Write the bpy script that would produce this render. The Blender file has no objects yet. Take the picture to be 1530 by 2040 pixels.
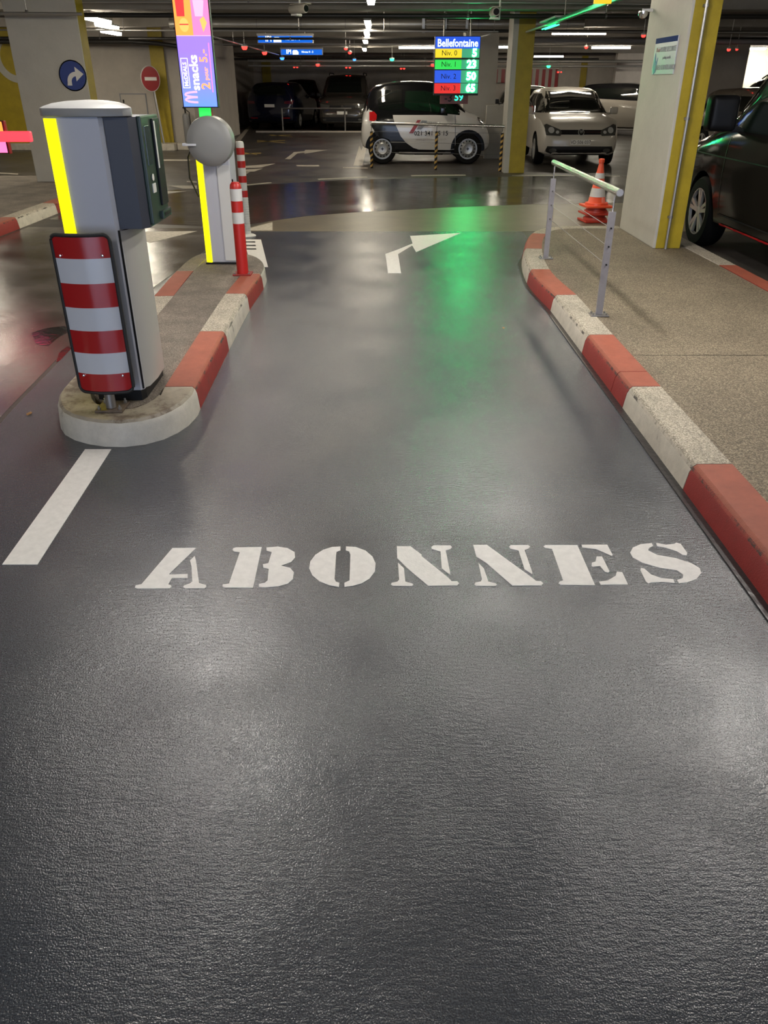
import bpy, bmesh, math, random
from mathutils import Vector, Matrix
from mathutils.bvhtree import BVHTree
random.seed(7)
SC = bpy.context.scene
COL = SC.collection
PI = math.pi
# ------------------------------------------------------------------ camera
FPX = 1542.0; PITCH = math.radians(28.93); HC = 1.52      # focal length in px of a 1530x2040 frame
cam = bpy.data.cameras.new('camera'); cam_o = bpy.data.objects.new('camera', cam); COL.objects.link(cam_o)
cam.sensor_fit = 'VERTICAL'; cam.sensor_height = 36.0; cam.lens = 36.0 * FPX / 2040.0
cam.clip_start = 0.05; cam.clip_end = 200
cam_o.location = (0, 0, HC); cam_o.rotation_euler = (PI/2 - PITCH, 0, 0)
SC.camera = cam_o
# ------------------------------------------------------------------ light and exposure
SC.view_settings.view_transform = 'Standard'; SC.view_settings.look = 'None'
EXPO = 1.0; SC.view_settings.exposure = EXPO; SC.view_settings.gamma = 1.0; SC.view_settings.use_curve_mapping = False
LAMP = 34.0           # strength of the fluorescent diffusers
wd = bpy.data.worlds.new('overcast_evening'); SC.world = wd; wd.use_nodes = True
wd.node_tree.nodes['Background'].inputs[0].default_value = (0.62, 0.74, 1.0, 1)
wd.node_tree.nodes['Background'].inputs[1].default_value = 2.4
try:
    SC.cycles.use_light_tree = True; SC.cycles.max_bounces = 6; SC.cycles.diffuse_bounces = 3
    SC.cycles.glossy_bounces = 3; SC.cycles.sample_clamp_indirect = 4.0
    SC.cycles.caustics_reflective = False; SC.cycles.caustics_refractive = False
except Exception: pass

def _ray(px, py):
    u = (px - 765) / FPX; v = (1020 - py) / FPX
    return u, math.cos(PITCH) + v*math.sin(PITCH), -math.sin(PITCH) + v*math.cos(PITCH)
def G(px, py, z=0.0):            # measured point of the photograph on the level z
    x, y, w = _ray(px, py); t = (z - HC) / w; return (x*t, y*t)
def A(px, py, Y):                # measured point of the photograph at the distance Y
    x, y, w = _ray(px, py); t = Y / y; return (x*t, HC + w*t)

# ------------------------------------------------------------------ materials
MATS = {}
def mat(name, col=(.5,.5,.5), rough=.5, metal=0.0, emis=None, es=0.0, bump=0.0, bscale=60.0, bstretch=(1,1,1), var=0.0, vscale=5.0,
        var_col=None, coat=0.0, spec=0.5, detail=4.0, rvar=0.0):
    if name in MATS: return MATS[name]
    m = bpy.data.materials.new(name); m.use_nodes = True; nt = m.node_tree; b = nt.nodes['Principled BSDF']
    b.inputs['Base Color'].default_value = (*col, 1); b.inputs['Roughness'].default_value = rough
    b.inputs['Metallic'].default_value = metal; b.inputs['Specular IOR Level'].default_value = spec
    if coat: b.inputs['Coat Weight'].default_value = coat; b.inputs['Coat Roughness'].default_value = .06
    if emis: b.inputs['Emission Color'].default_value = (*emis, 1); b.inputs['Emission Strength'].default_value = es
    tc = nt.nodes.new('ShaderNodeTexCoord')
    if bump:
        mp = nt.nodes.new('ShaderNodeMapping'); mp.inputs['Scale'].default_value = bstretch
        n = nt.nodes.new('ShaderNodeTexNoise'); n.inputs['Scale'].default_value = bscale; n.inputs['Detail'].default_value = detail
        n.inputs['Roughness'].default_value = .6
        bp = nt.nodes.new('ShaderNodeBump'); bp.inputs['Strength'].default_value = 1.0; bp.inputs['Distance'].default_value = bump
        nt.links.new(tc.outputs['Object'], mp.inputs[0]); nt.links.new(mp.outputs[0], n.inputs['Vector'])
        nt.links.new(n.outputs['Fac'], bp.inputs['Height']); nt.links.new(bp.outputs[0], b.inputs['Normal'])
    if var or var_col:
        n2 = nt.nodes.new('ShaderNodeTexNoise'); n2.inputs['Scale'].default_value = vscale; n2.inputs['Detail'].default_value = 8; n2.inputs['Roughness'].default_value = .65
        nt.links.new(tc.outputs['Object'], n2.inputs['Vector'])
        r = nt.nodes.new('ShaderNodeValToRGB'); r.color_ramp.elements[0].position = .36; r.color_ramp.elements[1].position = .66
        vc = var_col or tuple(c*(1-var) for c in col)
        r.color_ramp.elements[0].color = (*vc, 1); r.color_ramp.elements[1].color = (*col, 1)
        nt.links.new(n2.outputs['Fac'], r.inputs[0]); nt.links.new(r.outputs[0], b.inputs['Base Color'])
        if rvar:
            mr = nt.nodes.new('ShaderNodeMapRange'); mr.inputs['From Min'].default_value = .35; mr.inputs['From Max'].default_value = .65
            mr.inputs['To Min'].default_value = rough; mr.inputs['To Max'].default_value = rough + rvar
            nt.links.new(n2.outputs['Fac'], mr.inputs['Value']); nt.links.new(mr.outputs[0], b.inputs['Roughness'])
    MATS[name] = m; return m

def speckle_mat(name, c1, c2, c3, scale, rough, bump, stain=0.35, stain_scale=1.2):
    """aggregate: fine grains of three colours, with broad soft stains of dirt"""
    m = bpy.data.materials.new(name); m.use_nodes = True; nt = m.node_tree; b = nt.nodes['Principled BSDF']; L = nt.links
    tc = nt.nodes.new('ShaderNodeTexCoord')
    v = nt.nodes.new('ShaderNodeTexVoronoi'); v.inputs['Scale'].default_value = scale; L.new(tc.outputs['Object'], v.inputs['Vector'])
    s = nt.nodes.new('ShaderNodeSeparateColor'); L.new(v.outputs['Color'], s.inputs[0])
    r = nt.nodes.new('ShaderNodeValToRGB'); e = r.color_ramp.elements
    e[0].color = (*c1, 1); e[0].position = .25; e[1].color = (*c3, 1); e[1].position = .95
    k = e.new(.6); k.color = (*c2, 1); L.new(s.outputs[0], r.inputs[0])
    n = nt.nodes.new('ShaderNodeTexNoise'); n.inputs['Scale'].default_value = stain_scale; n.inputs['Detail'].default_value = 9; n.inputs['Roughness'].default_value = .7
    L.new(tc.outputs['Object'], n.inputs['Vector'])
    mr = nt.nodes.new('ShaderNodeMapRange'); mr.inputs['From Min'].default_value = .35; mr.inputs['From Max'].default_value = .65
    mr.inputs['To Min'].default_value = 1 - stain; mr.inputs['To Max'].default_value = 1.0; L.new(n.outputs['Fac'], mr.inputs['Value'])
    mx = nt.nodes.new('ShaderNodeMixRGB'); mx.blend_type = 'MULTIPLY'; mx.inputs[0].default_value = 1
    L.new(r.outputs[0], mx.inputs[1]); L.new(mr.outputs[0], mx.inputs[2]); L.new(mx.outputs[0], b.inputs['Base Color'])
    b.inputs['Roughness'].default_value = rough
    bp = nt.nodes.new('ShaderNodeBump'); bp.inputs['Distance'].default_value = bump; L.new(v.outputs['Distance'], bp.inputs['Height']); L.new(bp.outputs[0], b.inputs['Normal'])
    return m

def coating_mat():
    """blue-grey resin lane coating: rolled-on ripples over fine grain, worn a little lighter in places"""
    m = bpy.data.materials.new('lane_resin'); m.use_nodes = True; nt = m.node_tree; b = nt.nodes['Principled BSDF']; L = nt.links
    tc = nt.nodes.new('ShaderNodeTexCoord')
    n0 = nt.nodes.new('ShaderNodeTexNoise'); n0.inputs['Scale'].default_value = 1.6; n0.inputs['Detail'].default_value = 7; L.new(tc.outputs['Object'], n0.inputs['Vector'])
    r = nt.nodes.new('ShaderNodeValToRGB'); r.color_ramp.elements[0].position = .3; r.color_ramp.elements[1].position = .7
    r.color_ramp.elements[0].color = (.050, .057, .069, 1); r.color_ramp.elements[1].color = (.066, .071, .080, 1)
    L.new(n0.outputs['Fac'], r.inputs[0]); L.new(r.outputs[0], b.inputs['Base Color'])
    mr = nt.nodes.new('ShaderNodeMapRange'); mr.inputs['From Min'].default_value = .3; mr.inputs['From Max'].default_value = .7
    mr.inputs['To Min'].default_value = .20; mr.inputs['To Max'].default_value = .265; L.new(n0.outputs['Fac'], mr.inputs['Value']); L.new(mr.outputs[0], b.inputs['Roughness'])
    b.inputs['Specular IOR Level'].default_value = .85
    mp = nt.nodes.new('ShaderNodeMapping'); mp.inputs['Scale'].default_value = (34, 90, 1); L.new(tc.outputs['Object'], mp.inputs[0])
    n1 = nt.nodes.new('ShaderNodeTexNoise'); n1.inputs['Scale'].default_value = 1.0; n1.inputs['Detail'].default_value = 3; L.new(mp.outputs[0], n1.inputs['Vector'])
    n2 = nt.nodes.new('ShaderNodeTexNoise'); n2.inputs['Scale'].default_value = 260; n2.inputs['Detail'].default_value = 2; L.new(tc.outputs['Object'], n2.inputs['Vector'])
    ad = nt.nodes.new('ShaderNodeMath'); ad.operation = 'MULTIPLY_ADD'; ad.inputs[1].default_value = .7
    L.new(n2.outputs['Fac'], ad.inputs[0]); L.new(n1.outputs['Fac'], ad.inputs[2])
    gr = nt.nodes.new('ShaderNodeMapRange'); gr.inputs['From Min'].default_value = .35; gr.inputs['From Max'].default_value = .65; gr.inputs['To Min'].default_value = .62; gr.inputs['To Max'].default_value = 1.38
    L.new(n2.outputs['Fac'], gr.inputs['Value']); mg = nt.nodes.new('ShaderNodeMixRGB'); mg.blend_type = 'MULTIPLY'; mg.inputs[0].default_value = 1
    L.new(r.outputs[0], mg.inputs[1]); L.new(gr.outputs[0], mg.inputs[2]); L.new(mg.outputs[0], b.inputs['Base Color'])
    n3 = nt.nodes.new('ShaderNodeTexNoise'); n3.inputs['Scale'].default_value = 2.3; n3.inputs['Detail'].default_value = 2; L.new(tc.outputs['Object'], n3.inputs['Vector'])
    m3 = nt.nodes.new('ShaderNodeMapRange'); m3.inputs['From Min'].default_value = .35; m3.inputs['From Max'].default_value = .65; m3.inputs['To Min'].default_value = .0013; m3.inputs['To Max'].default_value = .0023; L.new(n3.outputs['Fac'], m3.inputs['Value'])
    bp = nt.nodes.new('ShaderNodeBump'); bp.inputs['Strength'].default_value = 1; L.new(m3.outputs[0], bp.inputs['Distance'])
    L.new(ad.outputs[0], bp.inputs['Height']); L.new(bp.outputs[0], b.inputs['Normal'])
    return m

def paint_worn(name, col, under, thr=.36, scale=9, rough=.55, wear_scale_z=1.0):
    """kerb paint rubbed through to dark concrete in ragged patches"""
    m = bpy.data.materials.new(name); m.use_nodes = True; nt = m.node_tree; b = nt.nodes['Principled BSDF']; L = nt.links
    tc = nt.nodes.new('ShaderNodeTexCoord')
    n = nt.nodes.new('ShaderNodeTexNoise'); n.inputs['Scale'].default_value = scale; n.inputs['Detail'].default_value = 10; n.inputs['Roughness'].default_value = .72
    L.new(tc.outputs['Object'], n.inputs['Vector'])
    r = nt.nodes.new('ShaderNodeValToRGB'); e = r.color_ramp.elements; e[0].position = thr - .05; e[0].color = (*under, 1); e[1].position = thr + .04; e[1].color = (*[c*.8 for c in col], 1)
    k = e.new(.62); k.color = (*col, 1); L.new(n.outputs['Fac'], r.inputs[0]); L.new(r.outputs[0], b.inputs['Base Color'])
    v = nt.nodes.new('ShaderNodeTexNoise'); v.inputs['Scale'].default_value = 240; L.new(tc.outputs['Object'], v.inputs['Vector'])
    bp = nt.nodes.new('ShaderNodeBump'); bp.inputs['Distance'].default_value = .002; L.new(v.outputs['Fac'], bp.inputs['Height']); L.new(bp.outputs[0], b.inputs['Normal'])
    b.inputs['Roughness'].default_value = rough
    return m

M_COAT = coating_mat()
M_SIDE = speckle_mat('sidewalk_asphalt', (.13,.10,.068), (.24,.19,.125), (.42,.35,.24), 190, .62, .003)
M_ISL = speckle_mat('island_concrete', (.16,.13,.105), (.25,.205,.165), (.36,.31,.25), 230, .7, .002, .5, 3.0)
M_ROAD = mat('garage_asphalt', (.072,.062,.052), .34, bump=.003, bscale=42, bstretch=(1,1,1), var_col=(.040,.036,.034), vscale=.9, rvar=.15)
M_BROWN = mat('brown_asphalt', (.15,.125,.085), .38, bump=.002, bscale=60, var_col=(.10,.085,.062), vscale=2.2)
M_WET = mat('wet_asphalt', (.030,.028,.028), .10, bump=.004, bscale=1.0, bstretch=(3,11,1), var_col=(.05,.044,.038), vscale=.8, rvar=.16, spec=.7, detail=5)
M_WETL = mat('wet_left_lane', (.10,.09,.08), .11, bump=.0010, bscale=90, var_col=(.045,.04,.037), vscale=1.9, rvar=.16, spec=1.0)
M_SEAL = mat('tar_seal', (.018,.016,.017), .3, bump=.003, bscale=30)
M_RED = paint_worn('kerb_red_paint', (.29,.022,.018), (.055,.04,.035), .33)
M_WHITEK = paint_worn('kerb_white_paint', (.60,.55,.46), (.17,.14,.11), .35)
M_WHITEN = paint_worn('nose_white_paint', (.66,.62,.53), (.20,.16,.12), .34, 6)
M_REDT = paint_worn('kerb_red_top', (.36,.095,.055), (.12,.06,.045), .30, 12, .6)
M_WHITET = speckle_mat('kerb_white_top', (.30,.26,.20), (.52,.46,.36), (.70,.64,.52), 200, .6, .003, .25, 5)
M_NOSET = paint_worn('nose_grimy_top', (.44,.38,.29), (.16,.12,.085), .44, 5)
M_EDGER = paint_worn('kerb_edge_red', (.34,.05,.03), (.03,.022,.02), .47, 11)
M_EDGEW = paint_worn('kerb_edge_white', (.55,.49,.40), (.04,.032,.026), .45, 11)
M_LINE = mat('road_paint', (.82,.80,.77), .42, bump=.0015, bscale=120, var=.12, vscale=30)
M_LINEF = mat('old_road_paint', (.55,.50,.42), .5, bump=.002, bscale=60, var=.45, vscale=25)
M_YLINE = mat('yellow_road_paint', (.42,.30,.09), .5, var=.4, vscale=20)
M_WALL = mat('painted_wall', (.50,.455,.40), .75, bump=.004, bscale=20, var=.13, vscale=2)
M_WALLD = mat('back_wall_block', (.55,.50,.45), .8, bump=.004, bscale=20, var=.15, vscale=2)
M_PIL = mat('pillar_white_paint', (.52,.50,.44), .6, bump=.002, bscale=30, var=.10, vscale=3)
M_YEL = mat('pillar_yellow_paint', (.42,.31,.012), .5, bump=.002, bscale=30, var=.18, vscale=6)
M_CEIL = mat('ceiling_concrete', (.20,.175,.15), .8, bump=.006, bscale=12, var=.25, vscale=1.5)
M_BEAM = mat('beam_concrete', (.27,.245,.215), .75, bump=.004, bscale=14, var=.2, vscale=2)
M_PIPEB = mat('black_pipe', (.022,.02,.018), .45)
M_PIPEG = mat('galvanised_pipe', (.42,.41,.39), .35, metal=.7)
M_DUCT = mat('duct_sheet', (.48,.46,.42), .38, metal=.8, bump=.006, bscale=4)
M_STEEL = mat('brushed_steel', (.62,.60,.57), .22, metal=1.0, bump=.0008, bscale=200, bstretch=(1,1,20))
M_STEELD = mat('dull_steel', (.30,.29,.28), .4, metal=.8)
M_GREYP = mat('post_grey_paint', (.27,.255,.27), .42, var=.15, vscale=20)
M_MACH = mat('cabinet_grey', (.50,.51,.56), .42, bump=.0004, bscale=300)
M_MACHS = mat('cabinet_side_grey', (.44,.43,.40), .4)
M_CAP = mat('cap_grey', (.24,.24,.235), .42)
M_NAVY = mat('reader_slate', (.045,.052,.075), .42, bump=.0004, bscale=400)
M_GREEN = mat('reader_green', (.014,.036,.024), .38)
M_BLK = mat('black_plastic', (.010,.010,.011), .42, spec=.25)
M_RUB = mat('rubber', (.014,.014,.014), .6)
M_YGLOW = mat('yellow_light_strip', (.8,.8,.02), .4, emis=(1.0, .93, .0), es=1.25/2**EXPO)
M_CHR = mat('chrome', (.75,.75,.76), .12, metal=1)
M_REFR = mat('reflective_red', (.40,.012,.014), .22, coat=.6, bump=.001, bscale=4)
M_REFW = mat('reflective_white', (.60,.62,.66), .25, coat=.6, bump=.001, bscale=4)
M_BOLR = mat('bollard_red', (.46,.018,.015), .38)
M_BOLW = mat('bollard_white', (.62,.62,.60), .4)
M_CONE = mat('cone_orange', (.78,.09,.03), .38)
M_CONED = mat('cone_base_red', (.50,.04,.02), .45)
M_BLUE = mat('sign_blue', (.03,.06,.25), .35)
M_SWHITE = mat('sign_white', (.78,.76,.72), .4)
M_SRED = mat('sign_red', (.30,.015,.02), .35)
M_SGREY = mat('sign_print_grey', (.22,.23,.26), .5)
M_GLASS = mat('car_glass', (.006,.008,.007), .04, coat=.5, spec=.7)
M_TYRE = mat('tyre', (.008,.008,.008), .8, spec=.12)
M_HEAD = mat('headlamp_lens', (.10,.10,.095), .1, metal=.3, coat=1)
M_LENSW = mat('reflector_bowl', (.8,.8,.78), .15, metal=.9)
M_SILV = mat('silver_lacquer', (.62,.62,.60), .25, metal=.3)
M_TAIL = mat('tail_lamp_red', (.45,.01,.012), .15, coat=1)
M_LAMPH = mat('lamp_housing', (.33,.34,.33), .5)
def glow(name, c, s): return mat(name, tuple(min(1, x)*.25 for x in c), .4, emis=c, es=s/2**EXPO)
M_TUBE = mat('fluorescent_diffuser', (.5,.5,.45), .4, emis=(1.0,.90,.72), es=LAMP)
M_TUBEN = mat('entry_lamp_diffuser', (.5,.5,.5), .4, emis=(1.0,.955,.89), es=LAMP*1.6)

# ------------------------------------------------------------------ helpers
def tag(o, label=None, cat=None, group=None, kind=None):
    if label: o['label'] = label
    if cat: o['category'] = cat
    if group: o['group'] = group
    if kind: o['kind'] = kind
    return o
def thing(name, label, cat, loc=(0,0,0), rotz=0.0, group=None):
    o = bpy.data.objects.new(name, None); o.empty_display_size = .1; COL.objects.link(o)
    o.location = loc; o.rotation_euler = (0, 0, rotz); return tag(o, label, cat, group)
def mw(o):
    m = Matrix.Translation(o.location) @ o.rotation_euler.to_matrix().to_4x4()
    return (mw(o.parent) @ m) if o.parent else m
def obj(name, bm, m, parent=None, smooth=False, world=False, label=None, kind=None):
    """link a bmesh as ONE mesh object; world=True: the coordinates are the place's own"""
    if world and parent is not None: bm.transform(mw(parent).inverted())
    bmesh.ops.recalc_face_normals(bm, faces=bm.faces)
    me = bpy.data.meshes.new(name); bm.to_mesh(me); bm.free()
    for mm in (m if isinstance(m, (list, tuple)) else [m]): me.materials.append(mm)
    if smooth:
        for p in me.polygons: p.use_smooth = True
        if smooth != 'all':
            try: me.set_sharp_from_angle(angle=math.radians(38))
            except Exception: pass
    o = bpy.data.objects.new(name, me); COL.objects.link(o)
    if parent is not None: o.parent = parent
    if label: o['label'] = label
    if kind: o['kind'] = kind
    return o
def one(name, bm, m, label, cat, group=None, smooth=False, **k):
    """a thing that is one mesh; origin moved to its base"""
    xs = [v.co for v in bm.verts]; c = Vector((sum(v.x for v in xs)/len(xs), sum(v.y for v in xs)/len(xs), min(v.z for v in xs)))
    bmesh.ops.translate(bm, verts=bm.verts, vec=-c)
    o = obj(name, bm, m, smooth=smooth); o.location = c; return tag(o, label, cat, group)
def B(): return bmesh.new()
def box(bm, x0, x1, y0, y1, z0, z1, bev=0.0, seg=2, mi=0):
    n0 = set(bm.faces)
    vs = [bm.verts.new((x, y, z)) for z in (z0, z1) for y in (y0, y1) for x in (x0, x1)]
    for f in ((0,2,3,1),(4,5,7,6),(0,1,5,4),(2,6,7,3),(0,4,6,2),(1,3,7,5)): bm.faces.new([vs[i] for i in f])
    if bev:
        es = {e for v in vs for e in v.link_edges}
        bmesh.ops.bevel(bm, geom=list(es), offset=bev, segments=seg, affect='EDGES', profile=.7)
    for f in bm.faces:
        if f not in n0: f.material_index = mi
    return bm
def prism(bm, pts, z0, z1, axis='z', mi=0):
    """extrude a polygon; axis z: pts (x,y); y: pts (x,z) from y=z0 to z1; x: pts (y,z)"""
    def P(p, h): return {'z': (p[0], p[1], h), 'y': (p[0], h, p[1]), 'x': (h, p[0], p[1])}[axis]
    a = [bm.verts.new(P(p, z0)) for p in pts]; b = [bm.verts.new(P(p, z1)) for p in pts]
    n = len(pts); fs = [bm.faces.new(a), bm.faces.new(b[::-1])]
    for i in range(n): fs.append(bm.faces.new((a[i], a[(i+1) % n], b[(i+1) % n], b[i])))
    for f in fs: f.material_index = mi
    return fs
def tube(bm, pts, r, n=12, r2=None, cap=True, mi=0):
    pts = [Vector(p) for p in pts]; rings = []
    for i, p in enumerate(pts):
        d = (pts[min(i+1, len(pts)-1)] - pts[max(i-1, 0)]).normalized()
        up = Vector((0,0,1)) if abs(d.z) < .9 else Vector((1,0,0))
        a = d.cross(up).normalized(); b = d.cross(a).normalized()
        rr = r if r2 is None else r + (r2-r)*i/(len(pts)-1)
        rings.append([bm.verts.new(p + (a*math.cos(2*PI*k/n) + b*math.sin(2*PI*k/n))*rr) for k in range(n)])
    for q in range(len(rings)-1):
        for k in range(n):
            f = bm.faces.new((rings[q][k], rings[q][(k+1)%n], rings[q+1][(k+1)%n], rings[q+1][k])); f.material_index = mi
    if cap:
        for rg in (rings[0], rings[-1]): bm.faces.new(rg).material_index = mi
    return bm
def lathe(bm, prof, c=(0,0,0), axis='z', n=24, mi=0, cap=True):
    """prof: (r, h) pairs"""
    rings = []
    for r, h in prof:
        ring = []
        for k in range(n):
            a = 2*PI*k/n; u, v = r*math.cos(a), r*math.sin(a)
            p = {'z': (u, v, h), 'y': (u, h, v), 'x': (h, u, v)}[axis]
            ring.append(bm.verts.new((p[0]+c[0], p[1]+c[1], p[2]+c[2])))
        rings.append(ring)
    for q in range(len(rings)-1):
        for k in range(n):
            bm.faces.new((rings[q][k], rings[q][(k+1)%n], rings[q+1][(k+1)%n], rings[q+1][k])).material_index = mi
    for rg, (r, h) in ((rings[0], prof[0]), (rings[-1], prof[-1])):
        if r > 1e-4 and cap: bm.faces.new(rg).material_index = mi
    bmesh.ops.remove_doubles(bm, verts=bm.verts, dist=1e-5)
    return bm
def circ(cx, cy, rx, ry=None, n=24, a0=0, a1=2*PI):
    ry = ry or rx; full = abs(a1-a0-2*PI) < 1e-6; k = n if full else n+1
    return [(cx + rx*math.cos(a0+(a1-a0)*i/n), cy + ry*math.sin(a0+(a1-a0)*i/n)) for i in range(k)]
def text_bm(s, size, depth=.002, bold=0.0, align='CENTER', sx=1.0, spacing=1.0):
    c = bpy.data.curves.new('t', 'FONT'); c.body = s; c.size = size; c.extrude = depth/2; c.offset = bold
    c.align_x = align; c.align_y = 'CENTER'; c.resolution_u = 2; c.space_character = spacing
    o = bpy.data.objects.new('t', c); COL.objects.link(o)
    bpy.context.view_layer.update()
    me = bpy.data.meshes.new_from_object(o.evaluated_get(bpy.context.evaluated_depsgraph_get()))
    bm = B(); bm.from_mesh(me); bpy.data.objects.remove(o); bpy.data.curves.remove(c); bpy.data.meshes.remove(me)
    bmesh.ops.scale(bm, vec=(sx, 1, 1), verts=bm.verts)
    return bm
RX = Matrix.Rotation(PI/2, 4, 'X')         # a drawing in XY stood up to face -Y
def stand(bm, x, y, z, rot=0.0, rz=0.0):
    bm.transform(Matrix.Translation((x, y, z)) @ Matrix.Rotation(rz, 4, 'Z') @ RX @ Matrix.Rotation(rot, 4, 'Z')); return bm
def copy_tree(o, parent=None):
    c = o.copy(); COL.objects.link(c)
    if parent is not None: c.parent = parent
    for ch in o.children: copy_tree(ch, c)
    return c
def slab(name, pts, z0, z1, m, kind='structure', parent=None, bev=0):
    bm = B(); prism(bm, pts, z0, z1)
    return obj(name, bm, m, parent=parent, kind=kind)
def cat_rom(P, k=8):
    out = []
    for i in range(len(P)-1):
        p0, p1, p2, p3 = P[max(i-1,0)], P[i], P[i+1], P[min(i+2,len(P)-1)]
        for j in range(k):
            t = j/k
            out.append(tuple(.5*((2*p1[q]) + (-p0[q]+p2[q])*t + (2*p0[q]-5*p1[q]+4*p2[q]-p3[q])*t*t + (-p0[q]+3*p1[q]-3*p2[q]+p3[q])*t**3) for q in range(len(p1))))
    out.append(tuple(P[-1])); return out

# ------------------------------------------------------------------ the ground
fl = B(); box(fl, -16, 16, -7, 42, -.2, 0); obj('floor', fl, M_ROAD, kind='structure')
# freshly coated lane, 3 mm proud of the asphalt
slab('lane_coating', [(-1.72,-6.9),(1.62,-6.9),(1.62,9.56),(-1.2,9.56),(-1.78,9.56),(-2.05,5.0),(-1.98,3.9),(-1.93,3.4),(-1.80,1.5),(-1.75,0)], .0, .004, M_COAT)
slab('brown_asphalt_patch', [(-1.75,9.565),(4.6,9.565),(4.4,12.2),(2.04,11.9),(.95,11.62),(-.44,11.1),(-1.0,10.8),(-1.45,10.35)], .0, .003, M_BROWN)
slab('wet_crossing_aisle', [(-1.85,9.9),(-1.46,10.37),(-1.0,10.82),(-.44,11.12),(.95,11.64),(2.04,11.92),(4.4,12.22),(7,12.6),(7.5,16.3),(4.3,15.95),(2.7,15.8),(-.6,15.25),(-2.3,14.3),(-4.2,13.2),(-4.3,10.5)], .0, .002, M_WET)
slab('wet_left_lane', [(-4.36,-1),(-1.9,-1),(-1.82,1.5),(-1.96,3.4),(-2.01,3.9),(-2.08,5.0),(-1.85,8.6),(-1.95,9.8),(-4.32,9.9)], .0, .0018, M_WETL)
for P_, nm_ in (([(62,664),(90,655),(128,650),(140,660),(118,672),(96,690),(72,686)],'puddle_stain'),([(118,703),(135,690),(142,694),(138,712),(112,722)],'puddle_stain')):
    slab(nm_, [G(*q) for q in P_], .0018, .0026, mat('standing_water', (.012,.012,.013), .05, bump=.002, bscale=18, spec=.9))
sl = B(); prism(sl, [(1.235,-6.9),(1.34,-6.9),(1.34,6.0),(1.33,6.6),(1.40,7.6),(1.55,8.4),(1.50,8.5),(1.28,7.65),(1.205,6.7),(1.235,6.0)], .004, .011)
obj('tar_seam_strip', sl, M_SEAL, kind='structure')

def kerb_stones(parent, path, marks, cols, w, h, side=1, batter=.02, closed=False):
    """path: outer top edge (dense); marks: arc lengths where stones meet; one stone each"""
    P = [Vector((p[0], p[1], 0)) for p in path]; S = [0]
    for i in range(1, len(P)): S.append(S[-1] + (P[i]-P[i-1]).length)
    def at(s):
        s = max(0, min(S[-1], s))
        for i in range(1, len(P)):
            if s <= S[i] + 1e-9:
                t = (s - S[i-1]) / max(1e-9, S[i]-S[i-1]); p = P[i-1].lerp(P[i], t); d = (P[min(i+1,len(P)-1)] - P[max(i-2,0)]).normalized()
                return p, Vector((d.y, -d.x, 0))*side
    for a, b, c in zip(marks[:-1], marks[1:], cols):
        n = max(2, int((b-a)/.09)); bm = B(); rows = []
        for i in range(n+1):
            s = a + .003 + (b - a - .006)*i/n; p, nn = at(s)
            pr = [(-batter, 0.0), (-batter*.3, h*.72), (0, h-.026), (.005, h-.012), (.018, h), (w, h+.001), (w, 0.0)]
            rows.append([bm.verts.new((p + nn*q + Vector((0,0,z)))) for q, z in pr])
        for i in range(n):
            for k in range(7):
                f = bm.faces.new((rows[i][k], rows[i][(k+1)%7], rows[i+1][(k+1)%7], rows[i+1][k])); f.material_index = 1 if k in (3, 4) else (2 if k == 2 else 0)
        bm.faces.new(rows[0]); bm.faces.new(rows[-1][::-1])
        ms = {'r': [M_RED, M_REDT, M_EDGER], 'w': [M_WHITEK, M_WHITET, M_EDGEW], 't': [M_WHITEN, M_ISL, M_WHITEN], 'n': [M_WHITEN, M_NOSET, M_WHITEN]}[c]
        obj('kerb_stone', bm, ms, parent=parent, smooth=True, label={'r': 'red painted kerb stone', 'w': 'white painted kerb stone', 't': 'worn buff kerb stone', 'n': 'white rounded nose stone'}[c])
# right-hand sidewalk ---------------------------------------------------------
side_o = [(1.29,-6.9),(1.29,-4),(1.29,0),(1.29,3),(1.285,5.9)]
curve = cat_rom([(1.285,5.9),(1.25,6.68),(1.32,7.53),(1.50,8.45),(1.72,8.95),(2.06,9.14),(2.62,9.16)], 7)
path_r = side_o[:-1] + curve
K = .165
core = [(1.45,-6.9),(1.45,5.9)] + [(c[0]+.15, c[1]-.03) if c[1] < 8.4 else (c[0]+.08, c[1]-.15) for c in curve[6:]] + [(2.9,9.02),(2.94,6.9),(2.94,-6.9)]
sw = slab('sidewalk', core, 0, .128, M_SIDE)
kerb_stones(sw, path_r, [0,1.95,2.93,3.9,4.87,5.85,6.83,7.85,8.85,9.83,10.78,11.02,11.74,12.8,13.73,14.7,15.6,16.3,17.2], list('rwrwrwrwrwrrwrwrww'), K, .13)
path_r2 = [(3.11,-6.9),(3.11,0),(3.11,9.1)]
kerb_stones(sw, path_r2, [0,1.5,3,4.6,6,7.3,8.6,9.9,11.2,12.6,13.9,15.0,16.0], list('rwrwrwrwwrww'), .165, .13, side=-1)
jn = B(); box(jn, 1.47, 2.93, 4.415, 4.42, .126, .1292); obj('expansion_joint', jn, M_SEAL, parent=sw)
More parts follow.
